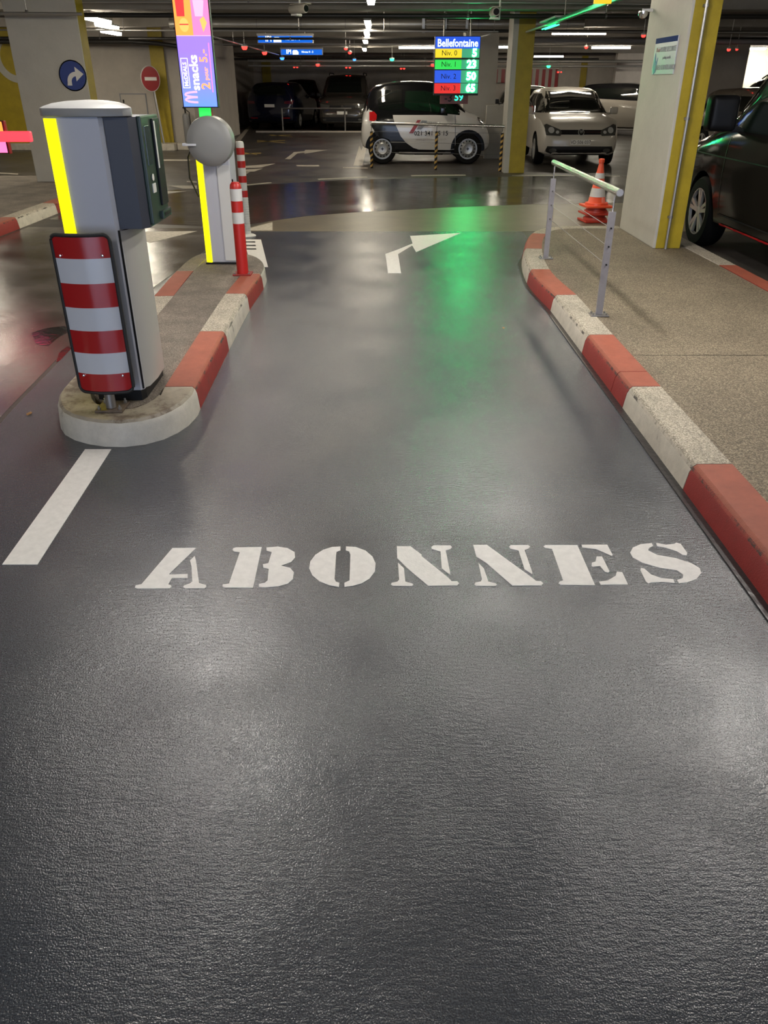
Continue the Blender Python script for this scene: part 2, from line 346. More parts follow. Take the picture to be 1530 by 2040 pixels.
# traffic island ---------------------------------------------------------------
nose = [(-1.70,4.25),(-1.695,3.98),(-1.665,3.74),(-1.56,3.53),(-1.40,3.42),(-1.24,3.395),(-1.10,3.46),(-1.01,3.62),(-.985,3.80),(-.99,3.88),(-1.02,4.92),(-1.04,5.94),(-1.03,6.65),(-1.06,7.05),(-1.17,7.38),(-1.40,7.62),(-1.60,7.64),(-1.76,7.42),(-1.78,6.75),(-1.74,5.86),(-1.71,5.0),(-1.70,4.25)]
pi = cat_rom(nose, 6)
isl_core = []
for i in range(len(pi)-1):
    d = Vector((pi[(i+1) % (len(pi)-1)][0]-pi[i-1][0], pi[(i+1) % (len(pi)-1)][1]-pi[i-1][1], 0)).normalized()
    isl_core.append((pi[i][0] - d.y*.155, pi[i][1] + d.x*.155))
isl_core = [p for i, p in enumerate(isl_core) if i % 3 == 0]
ti = slab('traffic_island', [(-1.545,4.3),(-1.53,4.0),(-1.48,3.75),(-1.36,3.6),(-1.24,3.57),(-1.17,3.65),(-1.15,3.9),(-1.18,4.92),(-1.20,5.94),(-1.195,6.65),(-1.22,7.0),(-1.32,7.28),(-1.45,7.46),(-1.55,7.46),(-1.61,7.3),(-1.62,6.75),(-1.58,5.86),(-1.55,5.0)], 0, .1285, M_ISL)
L = [0]
for i in range(1, len(pi)): L.append(L[-1] + math.dist(pi[i], pi[i-1]))
def near_s(pt): return L[min(range(len(pi)), key=lambda i: math.dist(pi[i], pt))]
mk = [0.0] + [near_s(nose[k]) for k in (9,10,11,12,15,18,19,20)] + [L[-1]]
kerb_stones(ti, pi, mk, list('nrwrttrwr'), .16, .13, side=-1, batter=.012)
# left sidewalk -----------------------------------------------------------------
lw = slab('sidewalk', [(-12,4.2),(-4.56,4.2),(-4.56,13.9),(-5.0,14.6),(-12,14.6)], 0, .128, M_ISL)
kerb_stones(lw, [(-4.40,4.2),(-4.40,9),(-4.40,13.4),(-4.5,13.95),(-4.9,14.7)], [0,1.1,2.2,3.3,4.5,5.6,6.85,8.1,9.4], list('wrwrrwrr'), .165, .13, side=-1)

# ------------------------------------------------------------------ shell
CZ = 2.80
cl = B(); box(cl, -16, 16, -7, 42, CZ, CZ+.2); obj('ceiling', cl, M_CEIL, kind='structure')
def wall(name, x0, x1, y0, y1, m=M_WALL, z0=0, z1=CZ): 
    b = B(); box(b, x0, x1, y0, y1, z0, z1); return obj(name, b, m, kind='structure')
wall('wall_back', -16, 16, 40.92, 41.5, M_WALLD)
wall('wall_right', 15.7, 16, -7, 41.2)
wall('wall_left', -16, -15.7, -7, 41.2)
wall('wall_front', -16, -3.4, -7.3, -7); wall('wall_front', 3.4, 16, -7.3, -7)
wall('wall_left', -12.0, -5.62, 22.9, 23.2)                       # frontal wall with the small hatch
wall('wall_left', -5.62, -5.0, 23.0, 29.9)                        # return towards the back
wall('wall_left', -6.3, -6.0, 29.9, 41.2, M_WALLD)
wall('wall_right', 8.4, 10.15, 25.0, 25.3, M_WALLD)
xw = A(1226, 150, 33)[0]; wall('wall_right', xw, xw+1.9, 33, 33.3, M_WALLD)
# downstand beams
for y0, y1, zb in ((15.6,16.1,2.63),(19.9,20.2,2.62),(23.4,23.8,2.60),(25.6,25.8,2.62),(28.0,28.3,2.58),(30.3,30.5,2.6),(32.6,33.0,2.52),(35.0,35.4,2.5)):
    b = B(); box(b, -15.6, 15.6, y0, y1, zb, CZ); obj('ceiling_beam', b, M_BEAM, kind='structure')
# small hatch outline and pilasters on the left wall
def pilaster(x0, x1, y0, y1, m, z1=CZ): b = B(); box(b, x0, x1, y0, y1, 0, z1); return obj('wall_pilaster', b, m, kind='structure')
pilaster(-5.95, -5.60, 22.84, 22.9, M_YEL)
pilaster(-5.6, -5.2, 40.85, 41.2, M_YEL)
x0, _ = A(1155,150,41); x1, _ = A(1167,150,41); pilaster(x0, x1, 40.85, 41.2, M_YEL)
x0, _ = A(925,150,20.5); x1, _ = A(990,150,20.5)
pilaster(x0, x1, 20.5, 21.2, M_PIL)
b = B(); xa, _ = A(968,250,19.8); xb, _ = A(1012,250,19.8); box(b, xa, xb, 19.8, 19.95, 0, 1.10); obj('low_wall', b, M_PIL, kind='structure')
t = thing('wall_hatch', 'small flush white service hatch low in the left wall, left of the no-entry sign', 'hatch', (-7.2, 22.86, 1.0))
xa, za = A(240,188,22.88); xb, zb = A(296,240,22.88)
bm = B(); box(bm, xa, xb, 22.86, 22.9, zb-.35, za, .004); obj('hatch_panel', bm, M_WALL, t, world=True)
bm = B(); 
for q in ((xa-.02, xb+.02, za, za+.02), (xa-.02, xa, zb-.35, za), (xb, xb+.02, zb-.35, za)): box(bm, q[0], q[1], 22.85, 22.9, q[2], q[3])
obj('hatch_frame', bm, M_SGREY, t, world=True)
bm = B(); box(bm, xa+.05, xa+.08, 22.83, 22.87, za-.2, za-.12, .004); obj('hatch_latch', bm, M_BLK, t, world=True)
# kerb at the foot of that wall
kb = thing('wall_kerb', 'short red and white kerb at the foot of the yellow pilaster, by the no-entry pole', 'kerb', (-5.6, 22.4, 0))
for (a, c, m_) in ((-6.35,-5.95,M_RED),(-5.95,-5.45,M_WHITEK),(-5.45,-4.95,M_WHITEK)):
    bm = B(); box(bm, a+.003, c-.003, 22.2 if a < -5.5 else 22.5, 22.82 if a < -5.5 else 22.98, 0, .16, .02); obj('kerb_stone', bm, m_, kb, world=True)

# ------------------------------------------------------------------ concrete pillars
def pillar(label, x0, x1, y0, y1, z0, faces, edge=.022):
    """a concrete column; faces: list of painted panels (side, u0, u1) in yellow"""
    t = thing('concrete_pillar', label, 'pillar', ((x0+x1)/2, (y0+y1)/2, z0))
    bm = B(); box(bm, x0, x1, y0, y1, z0, CZ, .012); obj('shaft', bm, M_PIL, t, world=True)
    for s, u0, u1 in faces:
        bm = B()
        if s == 'front': box(bm, u0, u1, y0-.003, y0+.001, z0+.003, CZ)
        if s == 'right': box(bm, x1-.001, x1+.003, u0, u1, z0+.003, CZ)
        if s == 'left': box(bm, x0-.003, x0+.001, u0, u1, z0+.003, CZ)
        obj('painted_band', bm, M_YEL, t, world=True, label='yellow painted face')
    return t
pillar('white pillar with yellow front and grey conduit at the end of the right sidewalk', 2.60, 2.862, 7.79, 9.0, .129, [('front', 2.625, 2.858)])
pillar('white and yellow pillar behind the far end of the wire railing, by the white hatchback', 2.33, 2.73, 16.42, 17.0, 0, [('front', 2.43, 2.728)])
pillar('wide white pillar on the left sidewalk carrying the round blue arrow sign', -5.64, -4.56, 13.62, 13.95, .129, [('right', 13.64, 13.95)])
pl = pillar('yellow pillar with a grey ring painted on it, behind the wide white pillar at far left', -10.2, -7.7, 22.6, 22.85, 0, [('front', -10.19, -7.71)])
bm = B(); cx, cz = A(32,115,22.58); P1 = circ(cx, cz, .56, .56, 28, PI*.75, PI*1.75); P2 = circ(cx, cz, .40, .40, 28, PI*.75, PI*1.75)
prism(bm, P1 + P2[::-1], 22.57, 22.6, 'y'); obj('painted_ring', bm, M_PIL, pl, world=True, label='pale painted ring')
bm = B(); box(bm, -10.3, -7.6, 22.45, 22.6, 0, .16, .02); obj('base_kerb', bm, M_WHITEK, pl, world=True)
# conduit on the near pillar
t = thing('pillar_conduit', 'grey steel conduit running down the yellow face of the right pillar', 'pipe', (2.71, 7.74, .13))
bm = B(); tube(bm, [(2.712, 7.755, .13), (2.712, 7.755, 2.78)], .0135, 12); obj('pipe', bm, M_PIPEG, t, smooth=True, world=True)
for z in (.42, 1.25, 2.1):
    bm = B(); lathe(bm, [(.014,-.012),(.02,-.012),(.02,.012),(.014,.012)], (2.712, 7.755, z), 'z', 16); box(bm, 2.69, 2.70, 7.75, 7.79, z-.01, z+.01); obj('pipe_clamp', bm, M_STEELD, t, world=True)

# ------------------------------------------------------------------ white paint on the ground
def ground_poly(name, polys, z, m, label, cat='road marking', th=.0015, parts=None):
    bm = B()
    for P in polys: prism(bm, P, z, z+th)
    return one(name, bm, m, label, cat)
ZL = .0042
Lz = lambda pts: [G(240+X/2.55, 1060+Y/2.55) for X, Y in pts]
Rz = lambda pts: [G(840+X/2.55, 1060+Y/2.55) for X, Y in pts]
letters = {
 'a': [Lz([(265,87),(385,87),(245,222),(342,219),(342,240),(262,240),(243,272),(258,276),(260,284),(250,292),(86,293),(74,289),(78,277),(108,271)]),
       Lz([(378,127),(384,150),(400,265),(434,275),(438,285),(428,292),(330,292),(319,287),(323,278),(352,268),(366,258),(362,180),(354,150)])],
 'b': [Lz([(588,84),(718,82),(674,289),(526,288),(518,282),(520,272),(552,268),(607,108),(578,104),(570,96),(574,88)]),
       Lz([(742,84),(800,80),(850,88),(885,108),(887,135),(868,158),(815,177),(862,188),(881,210),(876,245),(850,268),(800,282),(735,287),(704,285),(704,270),(734,264),(748,252),(754,192),(726,186),(724,170),(752,164),(769,108),(743,99)])],
 'o': [Lz([(1118,79),(1118,98),(1098,106),(1095,125),(1088,245),(1094,258),(1112,264),(1110,285),(1060,276),(1010,256),(975,225),(959,190),(965,155),(990,122),(1030,96),(1075,82)]),
       Lz([(1146,79),(1195,82),(1245,100),(1280,130),(1296,165),(1293,205),(1265,243),(1225,267),(1180,279),(1138,285),(1138,264),(1164,252),(1168,120),(1162,104),(1145,98)])],
 'n': [Lz([(1404,78),(1473,78),(1530,121)]) + Rz([(0,129),(135,238),(152,256),(180,256),(190,266),(180,277),(33,279)]) + Lz([(1455,188),(1406,138)]),
       Lz([(1410,162),(1440,190),(1447,258),(1484,268),(1489,276),(1478,280),(1383,279),(1373,273),(1378,264),(1407,258),(1416,248)]),
       Rz([(60,74),(146,74),(154,82),(146,92),(122,99),(144,212),(142,221),(102,190),(96,105),(52,92),(48,82)])],
 'n2': [Rz([(262,71),(331,71),(560,238),(580,254),(605,256),(617,266),(608,277),(460,278),(330,165),(277,130)]),
       Rz([(288,162),(316,192),(338,258),(374,266),(383,273),(375,280),(275,279),(267,272),(274,262),(300,258),(306,246)]),
       Rz([(452,72),(540,72),(550,80),(542,90),(522,98),(562,212),(561,220),(522,195),(492,100),(450,90),(443,80)])],
 'e': [Rz([(630,72),(790,72),(880,276),(705,274),(695,267),(700,258),(718,252),(662,92),(626,86),(618,78)]),
       Rz([(812,70),(942,70),(969,122),(965,128),(930,112),(885,92),(815,84)]),
       Rz([(888,130),(915,130),(925,148),(953,205),(948,212),(930,208),(905,178),(868,182),(862,178),(864,162),(882,156)]),
       Rz([(990,207),(1018,210),(1047,272),(908,274),(901,258),(945,252),(985,228)])],
 's': [Rz([(1168,62),(1175,76),(1152,88),(1150,100),(1195,122),(1290,138),(1370,165),(1412,190),(1418,215),(1395,245),(1345,262),(1305,266),(1296,250),(1325,240),(1328,222),(1295,200),(1210,188),(1120,162),(1072,135),(1058,110),(1072,85),(1110,68)]),
       Rz([(1190,62),(1240,70),(1282,66),(1292,60),(1315,66),(1348,112),(1345,124),(1325,122),(1295,104),(1240,86),(1195,78)]),
       Rz([(1112,188),(1130,192),(1165,222),(1215,240),(1278,246),(1284,265),(1220,260),(1165,262),(1150,268),(1138,258),(1110,200)])]}
t = thing('painted_lettering', 'large white stencilled word ABONNES painted across the dark lane', 'road marking', (0.1, 2.3, ZL))
for k, polys in letters.items():
    bm = B()
    for P in polys: prism(bm, P, ZL, ZL+.0015)
    obj('letter', bm, M_LINE, t, world=True, label='white stencilled letter ' + k[0].upper())
ground_poly('painted_line', [[(-1.417,3.356),(-1.293,3.356),(-1.249,2.35),(-1.376,2.35)]], ZL, M_LINE, 'straight white line running towards the camera from the nose of the traffic island')
gp = lambda L_: [G(*p) for p in L_]
ground_poly('painted_arrow', [gp([(768,507),(773,545),(799,545),(793,507),(821,490),(829,503),(918,465),(817,471),(822,486),(793,498)])], ZL, M_LINE, 'white bent arrow turning right near the lane end, beside the green glow')
t = thing('painted_grille_mark', 'white painted patch with three black bars just beyond the island end', 'road marking', (-1.2, 8.3, ZL))
bm = B(); prism(bm, gp([(486,478),(520,478),(534,533),(500,533)]), ZL, ZL+.0015); obj('paint_patch', bm, M_LINE, t, world=True)
for yy in (483, 490, 497):
    bm = B(); prism(bm, gp([(488,yy-1.2),(508+(yy-483)*.15,yy-1.2),(509+(yy-483)*.15,yy+1.4),(488,yy+1.4)]), ZL+.0015, ZL+.0022); obj('black_bar', bm, M_SEAL, t, world=True)
ZF = .0032
marks = [
 ([(290,462),(393,461),(300,484),(292,482)], 'long white arrowhead on the wet left lane between the ticket machine and the barrier', 1),
 ([(498,455),(543,443),(543,460),(498,460)], 'white wedge of paint just left of the brown asphalt patch', 1),
 ([(326,381),(372,381),(328,387)], 'small white arrowhead immediately right of the ticket reader, lower of two', 0),
 ([(335,370),(392,370),(392,376),(365,376)], 'small white arrowhead right of the ticket reader, upper of two', 0),
 ([(372,361),(392,362),(392,364),(372,363)], 'short white dash left of the barrier cabinet', 0),
 ([(326,318),(378,318),(378,320.5),(326,320.5)], 'thin white line in front of the red and white wall kerb', 0),
 ([(488,331),(549,326),(520,334),(488,335)], 'white arrow tip right of the tall striped post, topmost of three', 0),
 ([(488,338),(523,336),(506,342),(488,342)], 'white arrow tip right of the tall striped post, middle of three', 0),
 ([(488,343),(498,343),(490,347.5),(488,347)], 'white arrow tip right of the tall striped post, lowest of three', 0),
 ([(487,368),(540,363),(542,365),(490,370)], 'slanting white line right of the short red bollard', 0),
 ([(633,356.5),(730,352),(733,354),(634,359)], 'slim white line between the wet aisle and the far white arrow', 1),
 ([(590,329),(635,329),(637,332),(592,331.5)], 'short white dash in front of the far white arrow', 0),
 ([(683,333),(733,334),(733,336),(683,335)], 'short white dash left of the small black and white car', 0),
 ([(818,349),(927,348),(928,350.5),(820,351.5)], 'slim white line in front of the small black and white car', 1),
 ([(1020,349),(1235,350),(1235,351.5),(1020,350.5)], 'long thin line in front of the white hatchback', 0),
 ([(720,300),(735,262),(738,262),(722,330),(704,330),(716,290)], 'broad pale line behind the tail of the small black and white car', 0),
 ([(462,286),(494,252),(500,252),(475,286)], 'faint line at the corner of the left wall, by the dark blue car', 0),
 ([(0,344),(36,346),(36,348),(0,346)], 'thin white line behind the left sidewalk', 0)]
for P, lab, wt in marks:
    ground_poly('painted_mark', [gp(P)], .0024 if wt else .0012, M_LINEF, lab)
ground_poly('painted_arrow', [gp([(568,317),(578,317.5),(592,306),(608,304),(606,306.5),(652,299),(608,298.5),(607,301.5),(586,303)])], .0012, M_LINEF, 'far white bent arrow on the asphalt in front of the parked dark cars')
for k, (P, lab) in enumerate((([[(512,282),(568,279),(568,280.5),(512,283.5)], [(512,279),(568,284),(568,285.5),(512,280.5)]], 'yellow cross painted on the asphalt, nearer of two in the middle'),
              ([[(540,270),(580,268.5),(580,269.5),(540,271)], [(536,268),(582,272),(582,273),(536,269.2)]], 'yellow cross painted on the asphalt close to the dark blue car'),
              ([[(487,306),(520,304.5),(520,306),(487,307.5)], [(487,303.5),(512,308),(512,309),(487,305)]], 'yellow cross painted right of the tall striped post'))):
    ground_poly('painted_cross', [gp(q) for q in P], .0012, M_YLINE, lab)

# ------------------------------------------------------------------ ticket machine
t = thing('ticket_machine', 'grey ticket column with yellow light strip and dark reader head on the island nose', 'ticket machine', (-1.32, 3.88, .13))
PL = [(-1.452,3.74),(-1.44,3.685),(-1.385,3.668),(-1.212,3.672),(-1.198,3.69),(-1.198,3.80),(-1.215,4.06),(-1.27,4.13),(-1.38,4.14),(-1.44,4.10)]
bm = B(); prism(bm, [(x*1.0+0, y) for x, y in PL], .185, 1.40); bmesh.ops.bevel(bm, geom=[e for e in bm.edges if abs(e.verts[0].co.z-e.verts[1].co.z) < .01 and e.verts[0].co.z > 1], offset=.006, segments=2, affect='EDGES'); obj('cabinet', bm, M_MACH, t, world=True)
bm = B(); prism(bm, [(-1.447,3.745),(-1.435,3.69),(-1.38,3.672),(-1.214,3.676),(-1.2,3.72),(-1.205,4.06),(-1.265,4.14),(-1.38,4.15),(-1.44,4.10)], .13, .187); obj('plinth', bm, M_BLK, t, world=True, label='black base')
bm = B(); prism(bm, [(-1.199,3.70),(-1.180,3.73),(-1.172,3.85),(-1.180,4.02),(-1.23,4.155),(-1.30,4.16),(-1.30,4.05),(-1.21,4.0)], .188, .935); obj('side_door', bm, M_MACHS, t, world=True, smooth=True, label='beige grey lower side door')
bm = B(); box(bm, -1.2045, -1.1965, 3.680, 3.688, .19, .94); obj('door_seam', bm, M_BLK, t, world=True)
bm = B(); prism(bm, [(-1.457,3.745),(-1.448,3.684),(-1.39,3.659),(-1.388,3.668),(-1.438,3.69),(-1.446,3.745)], .19, 1.393)
obj('light_strip', bm, M_YGLOW, t, world=True, label='glowing yellow light strip')
# cap: shallow lens-shaped lid
capP = [(-1.47,3.72),(-1.44,3.67),(-1.33,3.635),(-1.2,3.63),(-1.10,3.66),(-1.075,3.70),(-1.10,3.80),(-1.16,3.98),(-1.26,4.14),(-1.38,4.17),(-1.45,4.08),(-1.475,3.9)]
bm = B(); cc = Vector((-1.3, 3.86, 0)); rings = []
for s, z in ((.985,1.400),(1.0,1.403),(1.0,1.428),(.992,1.432),(.93,1.438),(.75,1.449),(.45,1.457),(.1,1.460)):
    rings.append([bm.verts.new((cc.x+(x-cc.x)*s, cc.y+(y-cc.y)*s, z)) for x, y in capP])
for a, b_ in zip(rings, rings[1:]):
    for k in range(len(capP)): bm.faces.new((a[k], a[(k+1) % len(capP)], b_[(k+1) % len(capP)], b_[k]))
bm.faces.new(rings[0]); bm.faces.new(rings[-1]); obj('cap', bm, M_CAP, t, world=True, smooth=True, label='light grey domed lid')
# reader head: slate shell, green face towards the lane
head = B(); prism(head, [(-1.197,3.695),(-1.095,3.695),(-1.07,3.735),(-1.07,3.76),(-1.197,3.76)], .945, 1.397); prism(head, [(-1.197,3.76),(-1.07,3.76),(-1.07,4.04),(-1.197,4.06)], .945, 1.397)
hd = obj('reader_head', head, M_NAVY, t, world=True, label='slate blue reader head')
bm = B(); box(bm, -1.072, -1.052, 3.745, 4.03, .955, 1.40, .006); hf = obj('reader_face', bm, M_GREEN, t, world=True, label='dark green control face towards the lane')
def sub(name, bm, m, par, **k): return obj(name, bm, m, par, world=True, **k)
bm = B(); box(bm, -1.053, -1.049, 3.775, 3.85, 1.20, 1.36, .002); sub('display', bm, mat('reader_display', (.02,.05,.06), .1), hf)
bm = B(); box(bm, -1.053, -1.042, 3.90, 4.01, 1.02, 1.385, .003); sub('dark_panel', bm, M_BLK, hf)
bm = B(); box(bm, -1.043, -1.040, 3.905, 3.925, 1.18, 1.375, .001); sub('instruction_label', bm, M_SWHITE, hf)
bm = B(); lathe(bm, [(.012,-1.052),(.016,-1.047),(.006,-1.046),(0.0001,-1.046)], (0,3.81,1.150), 'x', 16); sub('call_button', bm, M_SWHITE, hf)
bm = B(); box(bm, -1.053, -1.047, 3.79, 3.84, 1.085, 1.125, .003); sub('card_reader', bm, M_SWHITE, hf)
bm = B(); box(bm, -1.056, -1.035, 3.86, 4.01, .965, 1.0, .004); sub('ticket_slot', bm, M_GREEN, hf)
bm = B(); box(bm, -1.036, -1.033, 3.88, 3.99, .975, .99); sub('slot_mouth', bm, M_BLK, hf)

# ------------------------------------------------------------------ striped impact guard
t = thing('impact_guard', 'curved red and white striped guard plate in front of the ticket machine', 'guard', (-1.335, 3.56, .13))
def curved(u, z, off=0.0):            # u -1..1 across the plate
    return (-1.327 + u*.128, 3.50 + .035*u*u + off, z)
def plate_bm(u0, u1, z0, z1, o0, o1, corner=0, n=12, nz=1):
    bm = B(); g = []
    for j in range(nz+1):
        z = z0 + (z1-z0)*j/nz; s = 1.0
        g.append([(bm.verts.new(curved(u0+(u1-u0)*i/n, z, o0)), bm.verts.new(curved(u0+(u1-u0)*i/n, z, o1))) for i in range(n+1)])
    for j in range(nz):
        for i in range(n):
            for k in (0, 1): bm.faces.new((g[j][i][k], g[j][i+1][k], g[j+1][i+1][k], g[j+1][i][k]))
        for i in (0, n): bm.faces.new((g[j][i][0], g[j][i][1], g[j+1][i][1], g[j+1][i][0]))
    for j in (0, nz):
        for i in range(n): bm.faces.new((g[j][i][0], g[j][i+1][0], g[j][i+1][1], g[j][i][1]))
    return bm
Z0, Z1 = .232, .948
plt = obj('guard_plate', plate_bm(-.93, .93, Z0+.012, Z1-.012, .002, .010), M_STEELD, t, world=True)
ZS = [Z0+.008, .325, .425, .530, .635, .742, .850, Z1-.008]
for k in range(7):
    obj('stripe', plate_bm(-.945, .945, ZS[k], ZS[k+1], -.0015, .003, n=24), M_REFR if k % 2 == 0 else M_REFW, t, world=True, smooth=True, label=('red' if k % 2 == 0 else 'white') + ' reflective stripe')
ring = []
cr = .03
for cx_, cz_, a0 in ((1-.22, Z1-cr, 0), (-1+.22, Z1-cr, PI/2), (-1+.22, Z0+cr, PI), (1-.22, Z0+cr, 3*PI/2)):
    for i in range(6):
        a = a0 + PI/2*i/5; ring.append((cx_ + .22*math.cos(a), cz_ + cr*math.sin(a)))
rr = []
for i, (u, z) in enumerate(ring):
    u2, z2 = ring[(i+1) % len(ring)]
    m_ = 6 if abs(u2-u) > .5 or abs(z2-z) > .1 else 1
    for j in range(m_): rr.append(curved(u+(u2-u)*j/m_, z+(z2-z)*j/m_, 0))
bm = B(); rr.append(rr[0]); tube(bm, rr, .0085, 8, cap=False); obj('rubber_edging', bm, M_RUB, t, world=True, smooth=True, label='black rubber edging')
for u, z in ((-.72,.862),(.72,.862),(-.72,.315),(.72,.315)):
    bm = B(); c = curved(u, z, -.006); lathe(bm, [(.0001,-.004),(.005,-.003),(.0065,.0),(.0065,.006)], c, 'y', 10); obj('bolt', bm, M_CHR, t, world=True)
bm = B(); tube(bm, [(-1.327,3.545,.145),(-1.327,3.545,.72)], .024, 16); obj('post', bm, M_STEELD, t, world=True, smooth=True)
bm = B(); box(bm, -1.395, -1.262, 3.50, 3.63, .131, .143, .003)
bm2 = bm; obj('foot_plate', bm2, mat('rusty_plate', (.20,.15,.11), .55, metal=.5, var=.4, vscale=30), t, world=True)
for dx in (-.05, .05):
    for dy in (3.52, 3.61):
        bm = B(); lathe(bm, [(.009,0),(.009,.010),(.005,.011),(.005,.022),(.0001,.022)], (-1.328+dx, dy, .143), 'z', 6); obj('anchor_nut', bm, M_STEELD, t, world=True)

# ------------------------------------------------------------------ adverts on the barrier arms
C_OR = glow('advert_orange', (1.0,.24,.035), 2.1); C_PK = glow('advert_pink', (1.0,.14,.33), 2.1); C_PU = glow('advert_purple', (.20,.12,1.0), 2.1)
C_BL = glow('advert_blue', (.06,.20,1.0), 2.1); C_WH = glow('advert_white', (.92,.86,1.0), 2.0); C_LO = glow('advert_light_orange', (1.0,.30,.10), 1.9); C_RD = glow('advert_red', (1.0,.03,.03), 1.2)
C_YE = glow('advert_yellow', (1.0,.55,.12), 1.2); C_MG = glow('advert_magenta', (.95,.25,.62), 1.2); C_LP = glow('advert_lilac', (1.0,.50,.75), 1.2)
def grad_mat():
    m = bpy.data.materials.new('advert_gradient'); m.use_nodes = True; nt = m.node_tree; b = nt.nodes['Principled BSDF']
    tc = nt.nodes.new('ShaderNodeTexCoord'); s = nt.nodes.new('ShaderNodeSeparateXYZ'); r = nt.nodes.new('ShaderNodeValToRGB')
    mr = nt.nodes.new('ShaderNodeMapRange'); mr.inputs['From Min'].default_value = 0; mr.inputs['From Max'].default_value = .50
    nt.links.new(tc.outputs['Object'], s.inputs[0]); nt.links.new(s.outputs[0], mr.inputs[0]); nt.links.new(mr.outputs[0], r.inputs[0])
    e = r.color_ramp.elements; e[0].color = (.07,.19,1.0,1); e[1].color = (.21,.11,1.0,1); e[1].position = .75
    nt.links.new(r.outputs[0], b.inputs['Emission Color']); b.inputs['Emission Strength'].default_value = 2.0/2**EXPO; b.inputs['Base Color'].default_value = (.1,.1,.3,1); return m
M_GRAD = grad_mat()
def advert(parent, L_, W_):
    """back-lit advert drawn lying: +x is the reading direction, face towards -y, bottom left at the origin"""
    bm = B(); box(bm, -.008, L_+.008, 0, .05, -.008, W_+.008, .004); pn = obj('advert_panel', bm, M_BLK, parent, label='back-lit advert panel')
    sp = .475 / 1.0 if L_ > .9 else L_*.72
    def q(name, pts, m, y=-.002, lab=None):
        b_ = B(); prism(b_, pts, y, y+.002, 'y'); return obj(name, b_, m, pn, label=lab)
    bx = lambda a, b_, c, d: [(a,c),(b_,c),(b_,d),(a,d)]
    q('blue_field', bx(0, .475, 0, W_), M_GRAD, lab='blue and purple advert field')
    q('orange_field', bx(.478, L_, W_*.5, W_), C_OR, lab='orange advert field'); q('pink_field', bx(.478, L_, 0, W_*.5), C_PK, lab='pink advert field')
    q('border', bx(.474, .479, 0, W_), C_LP, -.003)
    def tx(s, x, z, size, m, bold=.002, sx=1.0, nm='lettering'):
        b_ = text_bm(s, size, .0015, bold, 'LEFT', sx); stand(b_, x, -.004, z); return obj(nm, b_, m, pn, label='lettering ' + s)
    # golden arches drawn as an outlined M
    pts = []
    b_ = B()
    for c0 in (.048, .084):
        pts = [(c0 + .018*math.cos(a), -.0035, W_*.56 + .095*math.sin(a)) for a in [PI*i/10 for i in range(11)]]
        tube(b_, pts, .008, 6)
    obj('arches_emblem', b_, C_LP, pn, label='pink arches emblem')
    tx('McDEALS', .140, W_*.845, .040, C_WH, .0006)
    b_ = B()
    for r_ in (bx(.128,.330,W_*.845+.025,W_*.845+.029), bx(.128,.330,W_*.845-.025,W_*.845-.021), bx(.128,.132,W_*.845-.025,W_*.845+.029), bx(.326,.330,W_*.845-.025,W_*.845+.029)): prism(b_, r_, -.004, -.002, 'y')
    obj('label_outline', b_, C_WH, pn)
    tx('snacks', .112, W_*.575, .090, C_WH, .0022, 1.02)
    tx('2', .120, W_*.27, .095, C_LO, .0025); tx('pour', .182, W_*.235, .045, C_LO, .0015); tx('5.-', .300, W_*.27, .085, C_LO, .002)
    b_ = B(); prism(b_, bx(.10, .43, W_*.075, W_*.105), -.004, -.002, 'y'); obj('small_print_line', b_, C_MG, pn)
    # paper cup and burger, milk cup and wrap, lying on their sides as the photograph shows
    q('cup', [(.60,W_*.92),(.60,W_*.70),(.74,W_*.68),(.74,W_*.94)], C_RD, -.004); q('cup_lid', bx(.74,.755,W_*.66,W_*.96), C_WH, -.004)
    b_ = B(); prism(b_, circ(.545, W_*.74, .045, .035), -.004, -.002, 'y'); bn = obj('burger_bun', b_, C_YE, pn)
    b_ = B(); prism(b_, bx(.545,.553,W_*.61,W_*.87), -.006, -.004, 'y'); obj('burger_filling', b_, C_RD, pn)
    q('milk_cup', [(.60,W_*.40),(.60,W_*.18),(.70,W_*.12),(.72,W_*.44)], C_LP, -.004)
    b_ = B(); prism(b_, [(.50,W_*.20),(.56,W_*.08),(.60,W_*.16),(.58,W_*.28)], -.004, -.002, 'y'); obj('snack_wrap', b_, C_YE, pn)
    if L_ > .9:
        q('orange_field_far', bx(L_*.999, L_, W_*.5, W_), C_OR)
    return pn

def barrier_cabinet(label, loc):
    t = thing('barrier_cabinet', label, 'barrier', loc)
    bm = B(); box(bm, -.085, .145, .06, .34, .01, 1.0, .02, 3); obj('cabinet', bm, M_MACH, t, smooth=True)
    bm = B(); box(bm, .035, .142, .052, .062, .03, .80, .004); obj('door', bm, M_BOLW, t)
    bm = B(); prism(bm, [(-.142,.12),(-.135,.075),(-.085,.058),(-.085,.30),(-.13,.28)], .012, .92); obj('light_strip', bm, M_YGLOW, t, label='glowing yellow light strip')
    bm = B(); box(bm, -.14, .15, .055, .345, 0, .014, .004); obj('base', bm, M_BLK, t)
    bm = B(); lathe(bm, [(.0001,-.125),(.10,-.123),(.155,-.112),(.182,-.09),(.186,-.06),(.186,.04),(.16,.06)], (.02,.02,.985), 'y', 40); dr = obj('drum', bm, M_CAP, t, smooth=True, label='round grey hub cover')
    bm = B(); box(bm, -.17, -.08, -.118, -.104, .955, .972, .004); box(bm, -.195, -.165, -.10, -.06, .953, .976, .005); obj('drum_lever', bm, M_REFW, dr)
    return t
t = barrier_cabinet('grey barrier cabinet with round hub, yellow light strip and raised advert arm', (-1.43, 6.98, .13))
arm = B(); box(arm, -.048, .048, -.03, .03, 1.16, 2.75 - .13, .008)
obj('arm', arm, mat('arm_green_lit', (.05,.7,.12), .4, emis=(.02,.9,.10), es=.9/2**EXPO), t, label='raised barrier arm glowing green')
